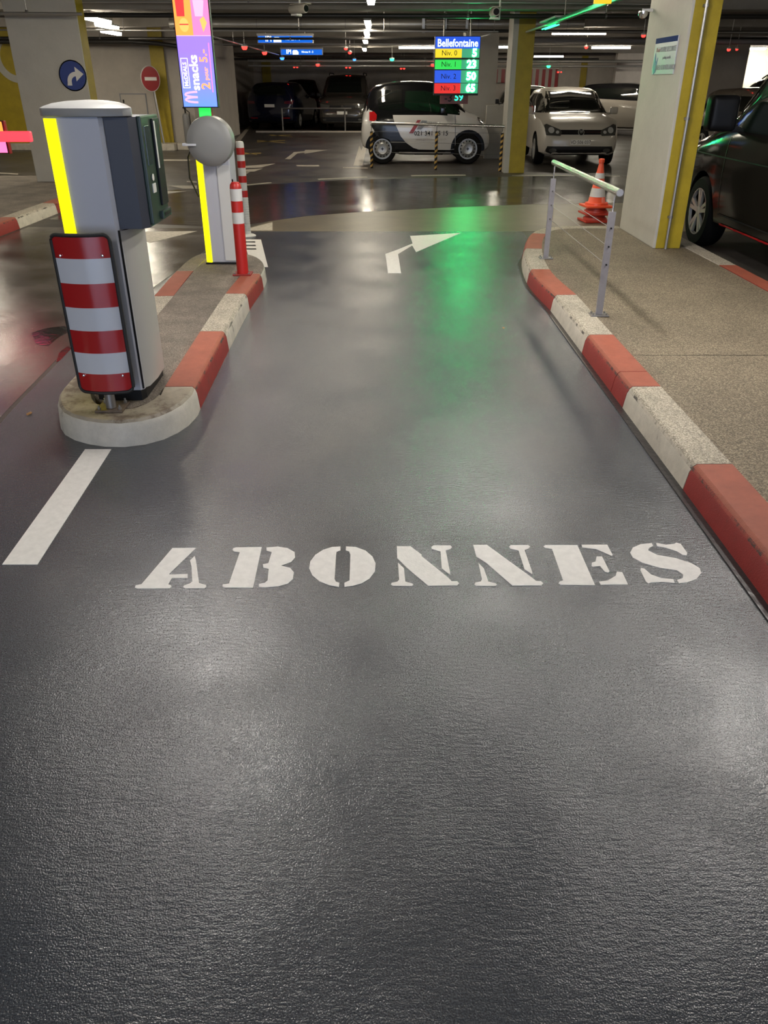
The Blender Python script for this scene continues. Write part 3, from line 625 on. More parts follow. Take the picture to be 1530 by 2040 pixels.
bm = B(); box(bm, .048, .056, -.02, .02, 1.14, 2.6, .002); obj('arm_edge', bm, M_SRED, t)
ap = B()
pn = advert(t, 1.12, .262)
pn.rotation_euler = (0, -PI/2, 0)      # stood on end: reading direction upwards
pn.location = (.118, -.10, 1.235)
bm = B(); tube(bm, [(-.15,.02,.94),(-.19,.04,.86),(-.20,.06,.70),(-.15,.10,.55)], .007, 8); obj('cable', bm, M_RUB, t, smooth=True, label='black cable loop')
# ---- left lane: lowered arm, with its advert hanging below
GX, GZ = A(63, 272, 8.0); PX = A(8, 290, 8.0)[0]; PZ = A(8, 305, 8.0)[1]
t = thing('boom_gate', 'lowered boom gate glowing red with a back-lit advert, reaching in from the left', 'barrier', (-3.9, 8.0, 1.1))
bm = B(); box(bm, -5.6, GX, 7.97, 8.03, GZ-.045, GZ+.045, .02, 3); obj('arm', bm, mat('arm_red_lit', (.7,.05,.05), .4, emis=(1.0,.045,.07), es=1.6/2**EXPO), t, world=True, smooth=True, label='red lit arm')
pn2 = advert(t, 1.12, .262); pn2.location = (PX-1.12+3.9, .05, PZ-1.1)
bm = B(); box(bm, PX+.006, PX+.022, 8.055, 8.10, PZ-.01, PZ+.27, .004); obj('panel_edge_glow', bm, M_SRED, t, world=True)  # dark red strip painted in place of the panel's edge glow
bm = B(); box(bm, -5.75, -5.5, 7.85, 8.15, .129, 1.30, .03); obj('cabinet', bm, M_MACH, t, world=True)

# ------------------------------------------------------------------ posts beside the barrier
t = thing('bollard', 'short red post with two white bands beside the barrier cabinet', 'bollard', (-1.178, 6.62, .13))
bm = B(); lathe(bm, [(.047,0),(.047,.66),(.043,.69),(.028,.708),(.0001,.712)], (0,0,.005), 'z', 24); obj('post', bm, M_BOLR, t, smooth=True)
for z0, z1 in ((.575,.665),(.405,.49)):
    bm = B(); lathe(bm, [(.047,z0),(.0478,z0),(.0478,z1),(.047,z1)], (0,0,0), 'z', 24); obj('band', bm, M_BOLW, t, smooth=True, label='white reflective band')
bm = B(); lathe(bm, [(.006,0),(.006,.02),(.0001,.02)], (-.02,0,.713), 'z', 8); obj('top_pin', bm, M_BLK, t)
bm = B(); box(bm, -.075, .075, -.07, .07, 0, .012, .003); bp_ = obj('foot_plate', bm, M_RED, t)
for dx in (-.058,.058):
    bm = B(); lathe(bm, [(.008,.012),(.008,.022),(.0001,.022)], (dx,-.05,0), 'z', 6); obj('nut', bm, M_STEELD, bp_)
t = thing('delineator_post', 'tall white flexible post with red bands behind the short red bollard', 'bollard', (-1.56, 9.25, .004))
prof = [(.05,.02),(.045,.05)]
for k in range(14): prof += [(.042,.06+k*.025),(.045,.066+k*.025),(.045,.076+k*.025),(.042,.082+k*.025)]
prof += [(.043,.42),(.043,.95),(.036,.975),(.0001,.98)]
bm = B(); lathe(bm, prof, (0,0,0), 'z', 20); obj('post', bm, M_BOLW, t, smooth=True, label='white ribbed flexible post')
for z in (.45,.60,.75,.89-.01):
    bm = B(); lathe(bm, [(.0435,z-.034),(.0442,z-.034),(.0442,z+.034),(.0435,z+.034)], (0,0,0), 'z', 20); obj('band', bm, M_BOLR, t, smooth=True, label='red band')
bm = B(); lathe(bm, [(.10,0),(.10,.008),(.075,.02),(.05,.028),(.0001,.03)], (0,0,0), 'z', 24); obj('foot', bm, M_BOLW, t, smooth=True)

# ------------------------------------------------------------------ wire railing on the sidewalk
t = thing('wire_railing', 'grey two-post wire railing with round steel handrail on the right sidewalk', 'railing', (1.475, 6.3, .13))
for yy in (5.31, 7.30):
    bm = B(); box(bm, 1.452, 1.497, yy-.011, yy+.011, .138, .80, .002); po = obj('post', bm, M_GREYP, t, world=True)
    bm = B(); tube(bm, [(1.476,yy,.79),(1.476,yy,.90)], .0065, 10); sub('handrail_pin', bm, M_STEEL, po, smooth=True)
    bm = B(); box(bm, 1.415, 1.535, yy-.045, yy+.045, .130, .139, .002); sub('foot_plate', bm, M_STEELD, po)
    for dx in (1.43, 1.52):
        for dy in (-.03, .03):
            bm = B(); lathe(bm, [(.006,.139),(.006,.150),(.0001,.152)], (dx, yy+dy, 0), 'z', 6); sub('anchor_nut', bm, M_STEELD, po)
for z in (.70, .585, .47):
    bm = B(); tube(bm, [(1.476,5.31,z),(1.476,7.30,z)], .0022, 6); obj('wire', bm, M_STEELD, t, world=True)
    for yy in (5.295, 7.285):
        bm = B(); lathe(bm, [(.006,0),(.006,.006),(.0001,.008)], (1.476, yy-.006, z), 'y', 8); obj('wire_clamp', bm, M_BLK, t, world=True)
bm = B(); n = 28
sec = [(.0212 + (.0012 if k % 2 else 0), 2*PI*k/n) for k in range(n)]
ra = [bm.verts.new((1.476+r*math.cos(a), 5.20, .925+r*math.sin(a))) for r, a in sec]; rb = [bm.verts.new((1.476+r*math.cos(a), 7.36, .925+r*math.sin(a))) for r, a in sec]
for k in range(n): bm.faces.new((ra[k], ra[(k+1)%n], rb[(k+1)%n], rb[k]))
bm.faces.new(ra); bm.faces.new(rb); obj('handrail', bm, M_STEEL, t, world=True, smooth=True, label='polished steel handrail')

# ------------------------------------------------------------------ traffic cones
def cone(z, label, stripes=True):
    t = thing('traffic_cone', label, 'traffic cone', (2.66, 10.35, z), .1, 'traffic cones stacked behind the sidewalk')
    bm = B(); P = []
    box(bm, -.17, .17, -.17, .17, 0, .025, .012); lathe(bm, [(.145,.025),(.14,.05),(.135,.052)], (0,0,0), 'z', 24); obj('base', bm, M_CONED if not stripes else M_CONE, t)
    if not stripes:
        bm = B(); lathe(bm, [(.125,.05),(.112,.12),(.100,.12),(.100,.05)], (0,0,0), 'z', 24); obj('cone_body', bm, M_CONED, t, smooth=True)
        return t
    R = lambda h: .112 - .085*h/.50
    bm = B(); lathe(bm, [(R(.05)+.012,.05),(R(.06)+.004,.06),(R(.5),.5),(.034,.505),(.034,.545),(.028,.55),(.0001,.55)], (0,0,0), 'z', 28); cb = obj('cone_body', bm, M_CONE, t, smooth=True)
    for a, b_ in ((.12,.22),(.33,.39)):
        bm = B(); lathe(bm, [(R(a)+.0015,a),(R(a)+.005,a),(R(b_)+.005,b_),(R(b_)+.0015,b_)], (0,0,0), 'z', 28); obj('reflective_band', bm, M_BOLW, t, smooth=True, label='white reflective band')
    return t
cone(.005, 'orange traffic cone base, lowest of the stack behind the right sidewalk', False)
cone(.09, 'orange traffic cone base, middle of the stack behind the right sidewalk', False)
cone(.175, 'orange and white striped traffic cone on top of the stack behind the right sidewalk')

# ------------------------------------------------------------------ signs
def roundel(name, label, x, y, z, r, face, bar=None, arrow=False):
    t = thing(name, label, 'sign', (x, y, z))
    bm = B(); lathe(bm, [(r,0),(r,.012),(.0001,.012)], (0,0,0), 'y', 40); lathe(bm, [(r,0),(.0001,0)], (0,0,0), 'y', 40); obj('plate', bm, M_SWHITE, t)
    bm = B(); prism(bm, circ(0,0,r*.93,n=40), -.003, 0, 'y'); obj('disc', bm, face, t)
    if bar:
        bm = B(); box(bm, -r*.62, r*.62, -.006, -.003, -r*.13, r*.13, .001); obj('bar', bm, M_SWHITE, t, label='white bar')
    if arrow:
        s = r/.205
        o_ = circ(.045*s, -.085*s, .135*s, .135*s, 10, PI*.5, PI); i_ = circ(.045*s, -.085*s, .075*s, .075*s, 10, PI, PI*.5)
        P = [(-.10*s,-.13*s)] + [(-.09*s,-.085*s)] + list(reversed(o_))[1:] 
        P = [(x_, y_) for x_, y_ in P if True]
        P = P + [(.045*s,.115*s),(.165*s,.02*s),(.045*s,-.075*s),(.045*s,-.01*s)] + list(reversed(i_))[1:] + [(-.03*s,-.13*s)]
        bm = B(); prism(bm, P, -.006, -.003, 'y'); obj('arrow', bm, M_SWHITE, t, label='white arrow bending right')
    return t
roundel('direction_sign', 'round blue sign with white right-turn arrow on the wide white pillar', -4.765, 13.605, 1.635, .21, M_BLUE, arrow=True)
xs, zs = A(300,157,22.2)
t = roundel('no_entry_sign', 'round red no-entry sign on a leaning grey pole by the left wall', xs, 22.2, zs, .29, M_SRED, bar=True); t.rotation_euler.z = math.radians(52)
bm = B(); xb, yb = G(325,300); tube(bm, [(xs,22.30,zs+.0),(xs+.12,22.30,.01)], .028, 10); obj('pole', bm, M_PIPEG, t, world=True, smooth=True)
xs2, zs2 = A(376,175,24.2)
t = thing('round_sign', 'small round red-rimmed sign seen edge-on on the left wall behind the advert arm', 'sign', (-4.97, 24.4, zs2))
bm = B(); lathe(bm, [(.0001,0),(.22,0),(.22,.015),(.0001,.015)], (0,0,0), 'x', 28); obj('plate', bm, mat('dark_plum', (.12,.04,.05), .4), t)
bm = B(); lathe(bm, [(.17,.016),(.17,.020),(.0001,.020)], (0,0,0), 'x', 28); obj('disc', bm, M_SRED, t)
# fire extinguisher
t = thing('fire_extinguisher', 'grey extinguisher by the left wall, left of the round hub cover', 'extinguisher', (*G(372,292), 0))
t.location.x = -5.35; t.location.y = 22.3; 
t.location = (A(372,250,22.7)[0], 22.7, .16)
bm = B(); lathe(bm, [(.08,0),(.09,.02),(.09,.62),(.07,.68),(.03,.70),(.0001,.70)], (0,0,0), 'z', 18); obj('tank', bm, mat('tank_grey', (.22,.22,.22), .4), t, smooth=True)
bm = B(); lathe(bm, [(.02,.70),(.02,.78),(.035,.79),(.035,.81),(.0001,.81)], (0,0,0), 'z', 10); box(bm, -.06, .02, -.01, .01, .81, .84, .004); obj('valve', bm, M_BLK, t)
bm = B(); tube(bm, [(.03,0,.77),(.10,0,.72),(.11,0,.4)], .012, 8); obj('hose', bm, M_RUB, t, smooth=True)
# notice on the near pillar (on its left side, facing -x)
t = thing('notice_sign', 'white video surveillance notice with dark blue top band on the right pillar', 'sign', (2.594, 8.20, 1.75))
bm = B(); box(bm, 2.590, 2.599, 7.98, 8.62, 1.60, 1.90, .002); pn = obj('plate', bm, mat('notice_plate', (.52,.53,.58), .25, coat=.2), t, world=True)
bm = B(); box(bm, 2.588, 2.591, 7.985, 8.615, 1.855, 1.898); obj('blue_band', bm, mat('band_blue', (.015,.035,.15), .7, spec=.1), t, world=True)
def txt_left(s, y, z, size, m, par, bold=.0):
    b_ = text_bm(s, size, .001, bold, 'CENTER', 1.0); stand(b_, 2.588, y, z, 0, -PI/2); return obj('lettering', b_, m, par, world=True, label='lettering ' + s)
txt_left('VOTRE SECURITE', 8.22, 1.80, .058, M_SGREY, t); txt_left('Pour', 8.50, 1.80, .055, M_SRED, t)
txt_left('parking surveille', 8.22, 1.735, .035, M_SGREY, t); txt_left('VIDEO SURVEILLANCE', 8.24, 1.655, .058, M_SGREY, t)
bm = B(); prism(bm, [(8.60,1.66),(8.57,1.78),(8.52,1.70),(8.48,1.74),(8.50,1.62),(8.56,1.60)], 2.588, 2.590, 'x'); obj('emblem', bm, M_BLUE, t, world=True, label='blue angular emblem')

# the level display with LED digits
C_DBL = glow('display_blue', (.01,.09,.75), 1.0); C_DYE = glow('display_yellow', (.95,.72,.01), 1.0); C_DGR = glow('display_green', (.02,.72,.08), 1.0); C_DRD = glow('display_red', (.75,.015,.01), 1.0)
C_LED = glow('led_digits', (.03,1.0,.24), 130.0); C_TXT = glow('display_white', (.75,.92,1.0), 1.6)
C_DK = mat('display_window', (.03,.12,.08), .3, emis=(.01,.20,.09), es=.8)
SY = 16.0
t = thing('level_display', 'hanging illuminated Bellefontaine panel showing free places for four levels', 'display', (A(911,130,SY)[0], SY, 1.36))
X0, Zt = A(868,73,SY); X1, Zb = A(951,189,SY)
bm = B(); box(bm, X0-.01, X1+.01, SY, SY+.14, Zb-.01, Zt+.01, .008); obj('housing', bm, M_BLK, t, world=True)
def dband(y0, y1, m, s, num, nm):
    z1 = A(0,y0,SY)[1]; z0 = A(0,y1,SY)[1]; xm = X0 + (X1-X0)*.60
    b_ = B(); box(b_, X0, X1 if num is None else xm, SY-.006, SY, z0, z1); r_ = obj(nm, b_, m, t, world=True, label=nm.replace('_', ' '))
    if num is None:
        b_ = text_bm(s, .165, .002, .004, 'CENTER', .84); stand(b_, (X0+X1)/2, SY-.009, (z0+z1)/2-.01); obj('lettering', b_, C_TXT, r_, world=True, label='lettering ' + s)
        return
    b_ = text_bm(s, .115, .002, .0, 'CENTER', 1.0); stand(b_, X0+(X1-X0)*.32, SY-.009, (z0+z1)/2); obj('lettering', b_, M_BLK, r_, world=True, label='lettering ' + s)
    b_ = B(); box(b_, xm, X1, SY-.006, SY, z0, z1); w_ = obj('digit_window', b_, C_DK, t, world=True)
    b_ = text_bm(num, .17, .003, .006, 'RIGHT', 1.0); stand(b_, X1-.045, SY-.010, (z0+z1)/2); obj('digits', b_, C_LED, w_, world=True, label='green LED digits ' + num)
dband(73, 97, C_DBL, 'Bellefontaine', None, 'blue_header')
dband(97, 115, C_DYE, 'Niv. 0', '5', 'yellow_row'); dband(119, 138, C_DGR, 'Niv. 1', '23', 'green_row')
dband(140, 165, C_DBL, 'Niv. 2', '50', 'blue_row'); dband(166, 186, C_DRD, 'Niv. 3', '65', 'red_row')
for px in (885, 938):
    x_, _ = A(px,70,SY); bm = B(); tube(bm, [(x_,SY+.05,Zt),(x_,SY+.05,2.63)], .012, 8); obj('hanger', bm, M_STEELD, t, world=True)
t = thing('level_sign', 'dull red counter panel hanging just behind the Bellefontaine panel', 'display', (A(905,198,18.0)[0], 17.0, 1.3))
x0, z1 = A(878,160,17.0); x1, z0 = A(932,207,17.0)
bm = B(); box(bm, x0, x1, 17.0, 17.06, z0, z1, .004); obj('panel', bm, mat('counter_red', (.32,.09,.08), .4), t, world=True)
b_ = text_bm('-3', .20, .002, 0, 'CENTER'); stand(b_, x0+.16, 16.995, z0+.10); obj('lettering', b_, M_BLK, t, world=True, label='lettering -3')
b_ = text_bm('59', .17, .002, .004, 'CENTER'); stand(b_, x0+.36, 16.992, z0+.11); obj('digits', b_, glow('led_digits_dim', (.03,.85,.45), 2.0), t, world=True, label='green LED digits 59')
for xx in (x0+.05, x1-.05):
    bm = B(); tube(bm, [(xx,17.05,z1),(xx,17.05,2.79)], .008, 6); obj('hanger', bm, M_STEELD, t, world=True)

C_SB = glow('sign_box_blue', (.005,.16,.85), .9); C_SW = glow('sign_box_white', (.85,.95,1.0), 2.0)
def blue_sign(px0, px1, py0, py1, Y, label):
    x0, z1 = A(px0, py0, Y); x1, z0 = A(px1, py1, Y); h = z1-z0; w = x1-x0
    t = thing('guidance_sign', label, 'sign', ((x0+x1)/2, Y, z0))
    bm = B(); box(bm, x0, x1, Y, Y+.12, z0, z1, .01); obj('sign_box', bm, M_SWHITE, t, world=True)
    bm = B(); box(bm, x0-.01, x1+.01, Y-.02, Y+.13, z1, z1+.035, .008); obj('top_rail', bm, M_SWHITE, t, world=True)
    bm = B(); box(bm, x0+.02, x1-.02, Y-.006, Y, z0+.01, z1-.02); f = obj('face', bm, C_SB, t, world=True, label='lit blue face')
    b_ = text_bm('IPI', h*.95, .002, .002, 'CENTER'); stand(b_, x0+w*.2, Y-.009, (z0+z1)/2); obj('lettering', b_, C_SW, f, world=True)
    bm = B(); c_ = x0+w*.36; prism(bm, [(c_-w*.07,z0+.02),(c_+w*.07,z0+.02),(c_+w*.07,z0+h*.5),(c_+w*.03,z1-.04),(c_-w*.05,z1-.04),(c_-w*.07,z0+h*.6)], Y-.009, Y-.007, 'y'); obj('car_symbol', bm, C_SW, f, world=True, label='white car symbol')
    b_ = text_bm('Niveau 0 - 3', h*.42, .002, .001, 'CENTER'); stand(b_, x0+w*.64, Y-.009, (z0+z1)/2); obj('lettering', b_, C_SW, f, world=True)
    for xx in (x0+w*.15, x1-w*.15):
        bm = B(); tube(bm, [(xx, Y+.06, z1+.04), (xx, Y+.06, CZ)], .01, 6); obj('hanger', bm, M_STEELD, t, world=True)
blue_sign(512, 624, 70, 86, 21.8, 'long blue lit guidance sign hanging from the ceiling, higher and left of the two')
blue_sign(558, 643, 97, 110, 29.0, 'blue lit guidance sign hanging from the ceiling, lower and right of the two')
t = thing('parking_sign', 'small square blue P sign on the back wall above the dark-roofed white car', 'sign', (A(1191,178,40.9)[0], 40.9, 1.2))
x0, z1 = A(1184,170,40.9); x1, z0 = A(1197,184,40.9)
bm = B(); box(bm, x0, x1, 40.9, 40.93, z0, z1, .005); obj('plate', bm, M_BLUE, t, world=True)
b_ = text_bm('P', .32, .002, .006, 'CENTER'); stand(b_, (x0+x1)/2, 40.893, (z0+z1)/2); obj('lettering', b_, M_SWHITE, t, world=True, label='lettering P')
bm = B(); tube(bm, [((x0+x1)/2, 40.95, 0), ((x0+x1)/2, 40.95, z1)], .03, 8); obj('pole', bm, M_STEELD, t, world=True)
t = thing('exit_sign', 'small yellow lit sign hanging at the top edge above the cable tray coloured as lit green', 'sign', (2.35, 9.6, 2.5))
x0, z0 = A(1184,7,9.6); x1, _ = A(1211,2,9.6)
bm = B(); box(bm, x0, x1+.04, 9.6, 9.65, z0, z0+.16, .004); obj('sign_box', bm, glow('sign_yellow', (.95,.62,.02), 1.0), t, world=True)
bm = B(); tube(bm, [(x0+.1,9.62,z0+.16),(x0+.1,9.62,CZ)], .006, 6); obj('hanger', bm, M_STEELD, t, world=True)
# red and white striped boards far back
t = thing('striped_board', 'red and white striped board on the back wall above the white hatchback', 'board', (A(1090,160,40.8)[0], 40.8, 1.3))
xa, z1 = A(1055,138,40.8); xb, z0 = A(1110,176,40.8); n = 9
for k in range(n):
    bm = B(); box(bm, xa+(xb-xa)*k/n, xa+(xb-xa)*(k+1)/n, 40.80, 40.9, z0, z1); obj('board_stripe', bm, M_SRED if k % 2 == 0 else mat('dull_white', (.45,.42,.38), .6), t, world=True)
bm = B(); box(bm, xb+.02, xb+.35, 40.85, 40.9, z0-.1, z1+.05); obj('side_panel', bm, M_WALLD, t, world=True)
bm = B(); box(bm, xa, xb+.4, 40.75, 40.9, z0-.12, z0-.04); obj('lower_rail', bm, M_PIPEB, t, world=True)
xa, z1 = A(985,138,40.8); xb, z0 = A(1005,165,40.8)
t = thing('striped_board', 'narrow red and white striped board on the back wall left of the middle pillar', 'board', (xa, 40.8, z0))
for k in range(3):
    bm = B(); box(bm, xa+(xb-xa)*k/3, xa+(xb-xa)*(k+1)/3, 40.80, 40.9, z0, z1); obj('board_stripe', bm, M_SRED if k % 2 == 0 else MATS['dull_white'], t, world=True)

# ------------------------------------------------------------------ pipes, ducts and rails under the ceiling
def pipe(label, pts, r, m, cat='pipe', hang=None, name='ceiling_pipe', n=12):
    P = [Vector(p) for p in pts]; t = thing(name, label, cat, P[0])
    bm = B(); tube(bm, pts, r, n); obj('pipe', bm, m, t, world=True, smooth=True)
    for h in (hang or []):
        bm = B(); tube(bm, [(h[0], h[1], h[2]), (h[0], h[1], CZ)], .006, 6); lathe(bm, [(r*.9,-.015),(r+.008,-.015),(r+.008,.015),(r*.9,.015)], (h[0], h[1], h[2]), 'x', 12); obj('hanger', bm, M_STEELD, t, world=True)
    return t
def zy(py, Y): return A(765, py, Y)[1]
z = zy(5, 15.0); pipe('thin white conduit crossing the very top of the picture', [(-9, 15.0, zy(3,15.0)), (2.0, 15.0, z), (5.4, 15.0, zy(10,15.0))], .014, M_PIPEG, hang=[(-2.2,15,z),(1.1,15,z),(4.4,15,z)])
z = zy(32, 15.3); pipe('thick black pipe crossing below the top conduit, in front of the beam', [(-8.5,15.3,z+.02),(12,15.3,z-.02)], .035, M_PIPEB, hang=[(-2.9,15.3,z),(1.4,15.3,z),(3.7,15.3,z)])
z = zy(48, 19.2)
t = thing('ventilation_duct', 'round silver ventilation duct running across behind the cameras', 'duct', (-4.4, 19.2, z))
bm = B(); tube(bm, [(-4.5,19.2,z),(4.2,19.2,z)], .095, 20); obj('duct', bm, M_DUCT, t, world=True, smooth=True)
for xx in [-3.6+k*.93 for k in range(9)]:
    bm = B(); lathe(bm, [(.094,-.006),(.099,-.006),(.099,.006),(.094,.006)], (xx,19.2,z), 'x', 20); obj('duct_seam', bm, M_STEELD, t, world=True)
for px in (830,) : pass
x0, z1 = A(842,38,18.9); x1, z0 = A(932,57,18.9)
t = thing('ventilation_grille', 'long slatted grille in front of the silver duct, above the Bellefontaine panel', 'grille', (x0, 18.9, z0))
for k in range(4):
    bm = B(); box(bm, x0, x1, 18.9, 18.93, z0+(z1-z0)*k/4, z0+(z1-z0)*(k+.62)/4, .002); obj('slat', bm, M_BEAM, t, world=True)
for xx in (x0+.02, x0+(x1-x0)*.5, x1-.02):
    bm = B(); box(bm, xx-.03, xx+.03, 18.87, 18.9, z0-.08, CZ, .003); obj('bracket', bm, M_PIPEG, t, world=True)
z = zy(58, 18.2); pipe('black pipe directly under the silver duct', [(-4.2,18.2,z),(8,18.2,z-.06)], .028, M_PIPEB, hang=[(-1.7,18.2,z),(2.2,18.2,z-.03)])
z = zy(63, 17.5); pipe('galvanised pipe under the silver duct, level with the lit blue signs', [(-8,17.5,z+.03),(2.2,17.5,z)], .016, M_PIPEG, hang=[(-5,17.5,z+.02),(0,17.5,z)])
z = zy(63, 17.8); pipe('galvanised pipe passing in front of the right-hand ceiling lamps', [(2.8,17.8,z),(12,17.8,z-.03)], .016, M_PIPEG, hang=[(6,17.8,z)])
z = zy(77, 21.3); pipe('black pipe crossing in front of the upper lit blue sign', [(-6,21.3,z),(9,21.3,z)], .026, M_PIPEB, hang=[(-2.2,21.3,z),(3.5,21.3,z)])
z = zy(82, 20.5); pipe('grey pipe crossing behind the middle pillar, below the right-hand lamps', [(2.9,19.3,zy(80,19.3)),(11,20.0,zy(85,20.0))], .05, mat('grey_painted_pipe', (.25,.24,.24), .5), hang=[(6,19.6,z)])
for k, (py, Y, r, m_, xx0, xx1, lab) in enumerate(((88,23.0,.014,M_PIPEG,-6,9,'thin grey pipe crossing between the two lit blue signs'), (118,33.4,.035,M_PIPEB,-6,8,'dark pipe high on the back wall'),
      (121,32.2,.045,M_PIPEG,-4.9,9.5,'pale pipe above the parked cars at the back, upper of two'), (131,32.2,.035,M_PIPEG,-4.9,9.5,'pale pipe above the parked cars at the back, lower of two'))):
    z = zy(py, Y); pipe(lab, [(xx0,Y,z),(xx1,Y,z-.02*(k>1))], r, m_, hang=[(-3,Y,z),(1.5,Y,z)])
# along the left wall
z = 2.47; pipe('black pipe along the top of the left wall', [(-9.5,22.3,zy(76,22.3)),(-5.0,22.4,zy(77,22.4))], .035, M_PIPEB, hang=[(-7,22.35,zy(77,22.3))])
pipe('dark flexible cable bundle above the left wall hatch, dropping to the advert arm', [(-9.5,22.1,zy(83,22.1)),(-6.2,22.1,zy(83,22.1)),(-5.6,22.15,zy(86,22.1)),(-4.7,22.2,zy(96,22.1))], .05, M_PIPEB)
z = zy(24, 13.2); x1_, _ = A(163,27,13.2)
pipe('galvanised pipe crossing the wide white pillar on the left', [(-7.5,13.2,z),(x1_,13.2,zy(28,13.2))], .02, M_PIPEG, hang=[(A(53,22,13.2)[0],13.2,z)])
# rails with bay indicator lamps
pipe('light grey cable rail on the left carrying the red and blue bay lights', [(-3.33,17.0,2.33),(-3.33,28.4,2.33)], .018, M_PIPEG, name='cable_rail', hang=[(-3.33,20,2.33),(-3.33,25,2.33)])
pipe('cable tray coloured as if lit green, running from top right towards the Bellefontaine panel', [(2.56,8.6,2.34),(2.56,14.2,2.34)], .032, mat('tray_green_light', (.04,.30,.14), .3, metal=.3), name='cable_tray', hang=[(2.56,10.5,2.34),(2.56,13,2.34)])  # green light falling on the tray is put into its base colour
pipe('pale continuation of the cable tray behind the middle pillar head', [(2.56,14.2,2.34),(2.56,16.35,2.34)], .018, M_PIPEG, name='cable_tray')
pipe('pale cable tray running on behind the Bellefontaine panel', [(2.0,17.1,2.34),(1.75,19.8,2.34)], .018, M_PIPEG, name='cable_tray')
t = thing('green_tube_lamp', 'green glowing tube lamp on the cable tray in front of the middle pillar', 'lamp', (2.52, 14.0, 2.31))
bm = B(); box(bm, 2.50, 2.62, 13.4, 14.7, 2.376, 2.40, .004); obj('lamp_tray', bm, M_LAMPH, t, world=True)
for dx in (2.535, 2.585):
    bm = B(); tube(bm, [(dx,13.5,2.29),(dx,14.6,2.29)], .009, 8); obj('tube', bm, glow('green_tube', (.03,1.0,.30), 5.0), t, world=True, smooth=True)
def bay_light(px, py, Y, c, label, r=.055, s=7):
    x, z = A(px, py, Y); r *= .8
    t = thing('bay_light', label, 'indicator light', (x, Y, z))
    bm = B(); lathe(bm, [(r*.55,-r*.9),(r*.9,-r*.5),(r,0),(.0001,0)], (0,0,0), 'z', 12); lathe(bm, [(r*.55,-r*.9),(.0001,-r*.95)], (0,0,0), 'z', 12); obj('lens', bm, glow('bay_light_' + c, {'r': (1.0,.02,.015), 'b': (.02,.12,1.0), 'g': (.02,.9,.25)}[c], s), t)
    bm = B(); lathe(bm, [(r*1.1,.001),(r*1.1,.02),(r*.4,.04),(.0001,.04)], (0,0,0), 'z', 12); tube(bm, [(0,0,.03),(0,0,CZ-z)], .005, 6); obj('holder', bm, M_SWHITE, t)
for i, (px, py, Y, c, lab, r) in enumerate((
    (487,93,20.6,'r','red bay light on the left cable rail, nearest of its row',.085), (527,104,24.1,'r','second red bay light on the left cable rail, nearer the blue one',.085), (562,115,28.2,'b','blue bay light at the far end of the left cable rail',.085),
    (689,96,22.0,'r','red bay light in the slanting middle row, nearest of three',.055), (697,104,24.2,'r','red bay light in the slanting middle row, between its neighbours',.06), (706,118,27.4,'b','blue-white bay light at the end of the slanting middle row',.06),
    (586,133,34.0,'r','red bay light over the dark blue parked car, left of a pair',.05), (592,133,34.0,'r','red bay light over the dark blue parked car, right of a pair',.05), (633,128,31.9,'r','red bay light above the left edge of the grey van',.09),
    (690,134,34.0,'r','red bay light above the grey van, left of a pair',.05), (697,134,34.0,'r','red bay light above the grey van, right of a pair',.05), (799,136,34.0,'r','red bay light over the small black and white car, left of a pair',.05), (805,136,34.0,'r','red bay light over the small black and white car, right of a pair',.05),
    (863,128,31.9,'r','red bay light immediately left of the Bellefontaine panel',.10), (781,117,29.5,'g','green bay light high in the centre, right of the grey van',.09), (1093,131,31.9,'g','green bay light above the white hatchback',.09),
    (1168,93,21.6,'r','red bay light between two ceiling lamps above the white hatchback',.055), (1112,143,34.0,'r','red bay light above the striped board, left of a pair',.05), (1118,143,34.0,'r','red bay light above the striped board, right of a pair',.04),
    (1234,144,34.0,'b','blue bay light beside the right pillar',.06), (1282,70,16.5,'r','red bay light at the left edge of the right pillar',.05), (1452,98,19.5,'r','red bay light right of the right pillar, larger of two',.05), (1468,98,20.0,'r','red bay light right of the right pillar, smaller of two',.035))):
    bay_light(px, py, Y, c, lab, r)

# ------------------------------------------------------------------ ceiling lamps
def lamp(x, y, along, label, z=2.5, L_=1.2, W_=.12, dm=None):
    t = thing('ceiling_lamp', label, 'ceiling lamp', (x, y, z), 0 if along == 'x' else PI/2, 'fluorescent ceiling lamps')
    bm = B(); prism(bm, [(-W_/2,.055),(W_/2,.055),(W_*.6,.085),(-W_*.6,.085)], -L_/2-.02, L_/2+.02, 'x'); obj('housing', bm, M_LAMPH, t)
    bm = B(); prism(bm, [(-W_*.38,.0),(W_*.38,.0),(W_/2,.054),(-W_/2,.054)], -L_/2, L_/2, 'x'); obj('diffuser', bm, dm or M_TUBE, t, label='glowing diffuser')
    for dx in (-L_*.35, L_*.35):
        bm = B(); tube(bm, [(dx,0,.08),(dx,0,CZ-z)], .006, 6); obj('hanger', bm, M_STEELD, t)
    return t
def lamp_px(px, py, along, label, z=2.5, **k):
    x, y = G(px, py, z); return lamp(x, y, along, label, z, **k)
lamp_px(1153, 69, 'x', 'ceiling lamp across the aisle over the white hatchback, biggest and brightest'); lamp_px(1217, 97, 'x', 'ceiling lamp across the aisle just left of the right pillar')
lamp_px(1093, 114, 'x', 'ceiling lamp across the aisle beside the top of the middle pillar, right side'); lamp_px(833, 97, 'x', 'ceiling lamp across the aisle just left of the Bellefontaine panel')
lamp_px(1003, 96, 'x', 'short glowing lamp between the Bellefontaine panel and the middle pillar', L_=.7); lamp_px(1240, 113, 'x', 'tiny far ceiling lamp beside the right pillar', L_=.4)
lamp_px(738, 2, 'y', 'ceiling lamp seen end-on at the top edge, nearest of the centre row')
